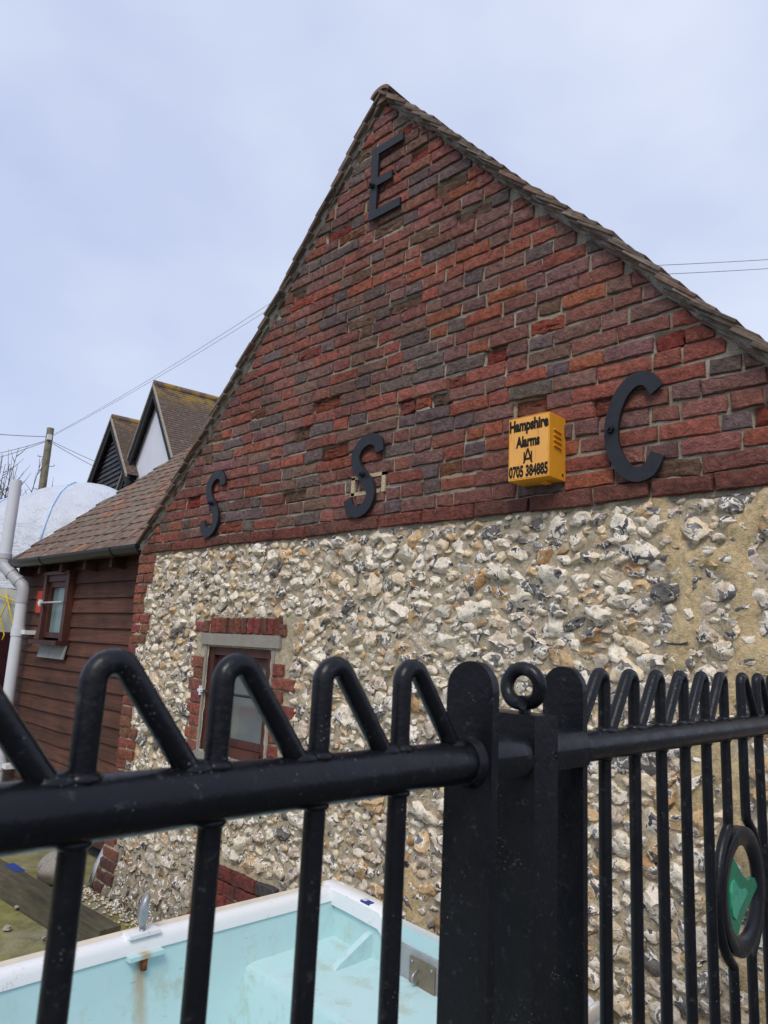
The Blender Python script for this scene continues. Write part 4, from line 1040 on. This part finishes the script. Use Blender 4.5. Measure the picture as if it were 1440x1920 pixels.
hp = on_y(172, 1640, -.06); P = [Vector((hp.x-.03, -.05, -.01)), Vector((hp.x-.03, -.02, .12)), Vector((hp.x-.01, .03, .25)), Vector((hp.x+.05, .10, .36))]
m = MB(); V = []
for p in P: V += [p+Vector((-.035, 0, 0)), p+Vector((.035, -.01, 0)), p+Vector((.035, .0, .01)), p+Vector((-.035, .01, .01))]
Fc = []
for i in range(3):
    for j in range(4): Fc.append((i*4+j, i*4+(j+1) % 4, i*4+4+(j+1) % 4, i*4+4+j))
m.add(V, Fc+[(3, 2, 1, 0), (12, 13, 14, 15)]); tag(m.obj('plastic_offcut', 'pipe2', None, smooth=True), 'grey plastic strip leaning in the gap beside the brick corner', 'offcut')
for (px, py, r, mt, lb) in ((148, 1762, .028, 'stone', 'dark angular stone on the mossy concrete near the end of the beam'), (62, 1687, .026, 'flint', 'pale loose stone lying close against the timber beam'), (12, 1742, .024, 'concrete', 'whitish stone lying alone on the mossy concrete'),
                            (30, 1703, .018, 'stone', 'small grey stone beside the pale stone along the timber beam'), (170, 1658, .020, 'stone', 'dark stone on the ground between the beam and the brick corner'), (82, 1760, .014, 'concrete', 'tiny pale chip next to the dark angular stone')):
    q = on_z(px, py, 0.0); V, Fc = stone((q.x, q.y, r*.25), r*1.3, r, r*.7, U(0, .4), 2, 3)
    tag(obj('loose_stone', V, Fc, mt, smooth=True, sharp=.6, cols=[(.55, .52, .47)]), lb, 'stone', 'loose stones on the yard')
gr = MB()
for _ in range(800):
    x = U(-5.2, -2.4); y = -0.06-abs(rnd.gauss(0, .07)); r = U(.004, .011)
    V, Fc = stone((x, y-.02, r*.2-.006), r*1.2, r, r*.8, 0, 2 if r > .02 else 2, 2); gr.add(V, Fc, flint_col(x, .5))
o = gr.obj('gravel', 'flint', None, fix=False, cols=True, smooth=True, kind='stuff'); o['label'] = 'loose grey gravel along the foot of the flint wall'; o['category'] = 'gravel'

# ------------------------------------------------------------------ wrapped boat behind the shed
rp2 = Vector((right.x, right.y, 0)).normalized(); fp2 = Vector((fwd.x, fwd.y, 0)).normalized()
ctr = deep(20, 1100, 10.9); ctr.z = 0
WB = thing('wrapped_boat', 'boat under white plastic wrap standing behind the shed', 'boat', ctr)
def wbp(u, v, z): return ctr + rp2*u + fp2*v + Vector((0, 0, z))
top_px = [(-200, 985), (0, 953), (37, 939), (73, 927), (95, 917), (122, 911), (150, 909), (177, 909), (211, 915), (260, 940), (300, 985)]
prof = []
for q in top_px:
    p = on_plane(q[0], q[1], ctr, fp2); prof.append(((p-ctr).dot(rp2), p.z))
V = []; Fc = []; n = 48; us = [prof[0][0]+(prof[-1][0]-prof[0][0])*i/n for i in range(n+1)]; K = 15
for i, u in enumerate(us):
    zt = lerp_poly(prof, u); e_ = min(1, (us[-1]-u)/0.9, (u-us[0]+.4)/0.9); hw = 1.15*max(.25, math.sqrt(max(0, 1-(1-e_)**2)))
    for k in range(K):
        a = math.pi*k/(K-1); cz = math.sin(a)**0.75; cy = -math.cos(a)
        zz_ = 2.25+(zt-2.25)*cz; f = 0.035*NZ(u*2.2, k*.8, 3)+.05*NZ(u*.9, k*.3, 8)
        V.append(wbp(u, hw*cy*(1+.03*NZ(u*3, k))-.0, zz_+f*(0.4+cz)))
for i in range(n):
    for k in range(K-1): a = i*K+k; Fc.append((a, a+1, a+K+1, a+K))
Fc.append(tuple(range(K))); Fc.append(tuple(n*K+k for k in range(K))[::-1])
MB().add(V, Fc).obj('wrap_cover', 'wrap', WB, smooth=True, sharp=1.2)
for iu in (22, 33):
    P = [V[iu*K+k]+(V[iu*K+k]-wbp(us[iu], 0, 2.2)).normalized()*.012 for k in range(1, K-1)]
    m = MB(); m.tube(P, .016, 8); m.obj('wrap_seam', 'wrapline', WB, smooth=True)
for (z0, z1, h0, h1, nm, mt) in ((1.66, 2.30, 1.02, 1.13, 'topsides', 'hullgrey'), (0.62, 1.66, 0.25, 1.02, 'bottom', 'maroon')):
    V = []; Fc = []
    for i, u in enumerate(us):
        e_ = min(1, (us[-1]-u)/1.1, (u-us[0]+.4)/.9); kf = max(.2, math.sqrt(max(0, 1-(1-e_)**2)))
        for s, (h_, z_) in ((-1, (h0, z0)), (-1, ((h0+h1)/2+.05, (z0+z1)/2)), (-1, (h1, z1)), (1, (h1, z1)), (1, ((h0+h1)/2+.05, (z0+z1)/2)), (1, (h0, z0))): V.append(wbp(u, s*h_*kf, z_))
    for i in range(n):
        for k in range(6): k2 = (k+1) % 6; Fc.append((i*6+k, i*6+k2, i*6+6+k2, i*6+6+k))
    Fc += [tuple(range(6))[::-1], tuple(n*6+k for k in range(6))]
    MB().add(V, Fc).obj(nm, mt, WB, smooth=True, sharp=.7)
for u in (-2.2, -.6, 0.9):
    m = MB(); m.tube([wbp(u, -.75, 0), wbp(u, -.55, 1.25)], .045, 10); m.obj('prop', 'galv', WB, smooth=True)
    m = MB(); m.tube([wbp(u, .75, 0), wbp(u, .55, 1.25)], .045, 10); m.obj('prop', 'galv', WB, smooth=True)
MB().box((-.12, -.15, 0), (.12, .15, .66)).v
m = MB(); 
for u in (-1.6, .6):
    V = [wbp(u+a, b, z) for a in (-.15, .15) for b in (-.2, .2) for z in (-.05, .66)]
    m = MB().add(V, [(0, 1, 3, 2), (4, 6, 7, 5), (0, 4, 5, 1), (2, 3, 7, 6), (0, 2, 6, 4), (1, 5, 7, 3)]); m.obj('keel_block', 'beam', WB)
def wbpx(px, py): return on_plane(px, py, ctr-fp2*1.20, fp2)
for pts in ([(-40, 1108), (0, 1117), (30, 1128), (60, 1140)], [(10, 1106), (14, 1125), (4, 1150), (-20, 1190)], [(13, 1120), (20, 1150), (28, 1190), (34, 1215)], [(-6, 1140), (2, 1165), (8, 1190), (4, 1200)]):
    m = MB(); m.tube([wbpx(*p) for p in pts], .010, 8); m.obj('yellow_rope', 'yellow', WB, smooth=True)

# ------------------------------------------------------------------ houses beyond
rd = (fp2*math.cos(math.radians(53))+rp2*math.sin(math.radians(53))).normalized()     # ridge direction
gd = Vector((rd.y, -rd.x, 0))                                                       # across the gable, towards the right
def gabled(name, label, apx, Z, rpx, lpx, wallmat, boards, length):
    A0 = deep(*apx, Z); T = thing(name, label, 'house', (A0.x+rd.x*length/2, A0.y+rd.y*length/2, 0))
    pr = on_plane(*rpx, A0, rd); pl = on_plane(*lpx, A0, rd)
    ur, ul = (pr-A0).dot(gd), (pl-A0).dot(gd); sr = (pr.z-A0.z)/ur; sl_ = (pl.z-A0.z)/ul
    hw = ur*1.02; slope = (abs(sr)+abs(sl_))/2; print(name, ur, ul, sr, sl_)
    P = lambda u, v, z: A0 + gd*u + rd*v + Vector((0, 0, z-A0.z))
    ze = A0.z-slope*hw
    body = [P(-hw*.97, .05, 0), P(hw*.97, .05, 0), P(hw*.97, .05, ze), P(0, .05, A0.z-.12), P(-hw*.97, .05, ze)]
    V = body+[p+rd*length for p in body]; n = 5
    MB().add(V, [tuple(range(n)), tuple(range(n, 2*n))[::-1]]+[(i, i+n, (i+1) % n+n, (i+1) % n) for i in range(n)]).obj('wall', wallmat, T)
    if boards:
        z = ze-1.6
        while z < A0.z-.25:
            w_ = min(hw*.95, (A0.z-.12-z-.16)/slope)
            if w_ > .08:
                V = [P(-w_, .0, z), P(w_, .0, z), P(w_, .05, z+.17), P(-w_, .05, z+.17), P(-w_, .05, z), P(w_, .05, z)]
                MB().add(V, [(0, 1, 2, 3), (0, 4, 5, 1), (0, 3, 4), (1, 5, 2)]).obj('weatherboard', 'dkboard', T)
            z += .16
    RO = MB()
    for s in (-1, 1):
        nrow = int(math.hypot(hw+.15, slope*(hw+.15))/.10)
        for r in range(nrow):
            a, b = (hw+.15)*r/nrow, (hw+.15)*(r+1)/nrow; za, zb2 = A0.z-slope*a, A0.z-slope*b
            RO.add([P(s*a, -.16, za+.045), P(s*b, -.16, zb2+.08), P(s*b, length, zb2+.08), P(s*a, length, za+.045), P(s*b, -.16, zb2+.045), P(s*b, length, zb2+.045), P(s*a, -.16, za-.02), P(s*b, -.16, zb2-.02)],
                   [(0, 1, 2, 3), (1, 4, 5, 2), (0, 6, 7, 1)])
    RO = RO.obj('roof', 'far_tile', T, fix=False)
    m = MB(); m.tube([P(0, -.17, A0.z+.05), P(0, length, A0.z+.05)], .10, 10); m.obj('ridge', 'far_tile', RO, smooth=True)
    for s in (-1, 1):
        a, b = P(0, 0, A0.z+.03), P(s*(hw+.14), 0, A0.z-slope*(hw+.14)+.03); dn = Vector((0, 0, -.17))
        for v0, v1, off, mt, nm in ((-.20, -.155, 0.02, 'barge', 'verge_strip'), (-.15, -.10, -.05, 'dark', 'bargeboard')):
            hh = Vector((0, 0, -.09 if mt == 'barge' else -.34)); up_ = Vector((0, 0, off))
            V = [a+rd*v0+up_, b+rd*v0+up_, b+rd*v0+up_+hh, a+rd*v0+up_+hh, a+rd*v1+up_, b+rd*v1+up_, b+rd*v1+up_+hh, a+rd*v1+up_+hh]
            MB().add(V, [(0, 1, 2, 3), (7, 6, 5, 4), (0, 4, 5, 1), (1, 5, 6, 2), (2, 6, 7, 3), (3, 7, 4, 0)]).obj(nm, mt, T)
    return T
gabled('white_gabled_house', 'house with white rendered gable and brown tiled roof behind the shed', (299, 725), 20, (338, 842), (245, 888), 'render', False, 5.0)
gabled('boarded_house', 'house with black weatherboarded gable and lichen covered tile roof', (219, 787), 22.5, (246, 884), (174, 908), 'dark', True, 4.0)

# ------------------------------------------------------------------ pole, wires, bushes
tp = deep(95, 803, 23); TPo = thing('telegraph_pole', 'grey wooden telegraph pole beyond the wrapped boat', 'pole', (tp.x, tp.y, -.05))
MB().tube([(tp.x, tp.y, -.05), (tp.x, tp.y, 4), (tp.x, tp.y, tp.z)], [.145, .125, .105], 14).obj('shaft', 'pole', TPo, smooth=True, sharp=.8)
m = MB(); q = tp+rp2*.06-fp2*.13; m.box((q.x-.06, q.y-.06, tp.z-.42), (q.x+.06, q.y+.06, tp.z-.25)); m.obj('junction_box', 'white', TPo)
for k, dz in enumerate((.95, 1.25, 2.0, 2.25, 2.5)):
    s = 1 if k % 2 else -1; m = MB(); m.tube([tp+rp2*(s*.08)+Vector((0, 0, -dz)), tp+rp2*(s*.27)+Vector((0, 0, -dz+.01)), tp+rp2*(s*.28)+Vector((0, 0, -dz+.06))], .014, 6); m.obj('climbing_step', 'galv', TPo)
def wire(a, b, sag, label, r=.011):
    P = [a.lerp(b, i/20)+Vector((0, 0, -sag*4*(i/20)*(1-i/20))) for i in range(21)]
    tag(MB().tube(P, r, 6).obj('overhead_wire', 'wire', None, smooth=True, fix=False), label, 'wire', 'overhead wires')
h0 = tp+Vector((0, 0, -.28))
wire(h0, deep(640, 480, 16), .15, 'overhead wire running from the pole up behind the brick gable', .005)
wire(h0+Vector((0, 0, -.03)), deep(640, 492, 16), .15, 'overhead wire running from the pole up behind the brick gable', .005)
wire(h0, deep(-120, 802, 20), .05, 'overhead wire leading from the pole away from the houses')
wire(h0+Vector((0, 0, -.1)), deep(-120, 868, 26), .12, 'overhead wire leading from the pole away from the houses', .009)
wire(h0+Vector((0, 0, -.12)), deep(-120, 885, 26), .12, 'overhead wire leading from the pole away from the houses', .009)
wire(h0+Vector((0, 0, -.1)), deep(290, 905, 25), .1, 'overhead wire running from the pole down to the houses', .009)
wire(h0+Vector((0, 0, -.14)), deep(270, 915, 25), .1, 'overhead wire running from the pole down to the houses', .009)
wire(deep(1000, 505, 24), deep(1640, 472, 26), .1, 'overhead wire seen beyond the right roof slope', .011)
wire(deep(1000, 522, 24), deep(1640, 489, 26), .1, 'overhead wire seen beyond the right roof slope', .011)
def bush(px, py, Z, n, hgt, label, seed):
    rr = random.Random(seed); c0 = deep(px, py, Z); root = Vector((c0.x, c0.y, -.05))
    T = thing('bare_bush', label, 'bush', root, 'bare bushes behind the wrapped boat'); tr = MB(); tw = MB()
    for k in range(n):
        a = rr.uniform(0, 6.28); sp = rr.uniform(.15, .6); top = root+Vector((math.cos(a)*sp*1.9, math.sin(a)*sp*1.9, c0.z+.05+rr.uniform(-.9, hgt)))
        mid = root.lerp(top, .5)+Vector((rr.uniform(-.2, .2), rr.uniform(-.2, .2), 0)); tr.tube([root, mid, top], [.035, .022, .006], 6)
        for j in range(16):
            s = root.lerp(top, .0) if False else mid.lerp(top, rr.uniform(.1, .95)); L = rr.uniform(.2, .6); aa = rr.uniform(0, 6.28)
            e1 = s+Vector((math.cos(aa)*L*.6, math.sin(aa)*L*.6, L*rr.uniform(.5, 1))); tw.tube([s, s.lerp(e1, .5)+Vector((0, 0, -.03)), e1], [.010, .007, .003], 4)
    tr.obj('stem', 'twig', T, fix=False); tw.obj('twig', 'twig', T, fix=False)
bush(62, 905, 19, 26, .35, 'bare leafless bush beside the telegraph pole', 3)
bush(-8, 880, 17, 40, .45, 'dense bare bush behind the wrapped boat', 5)

print('bricks', len(bricks), 'flints', len(flints), 'objects', len(bpy.data.objects))
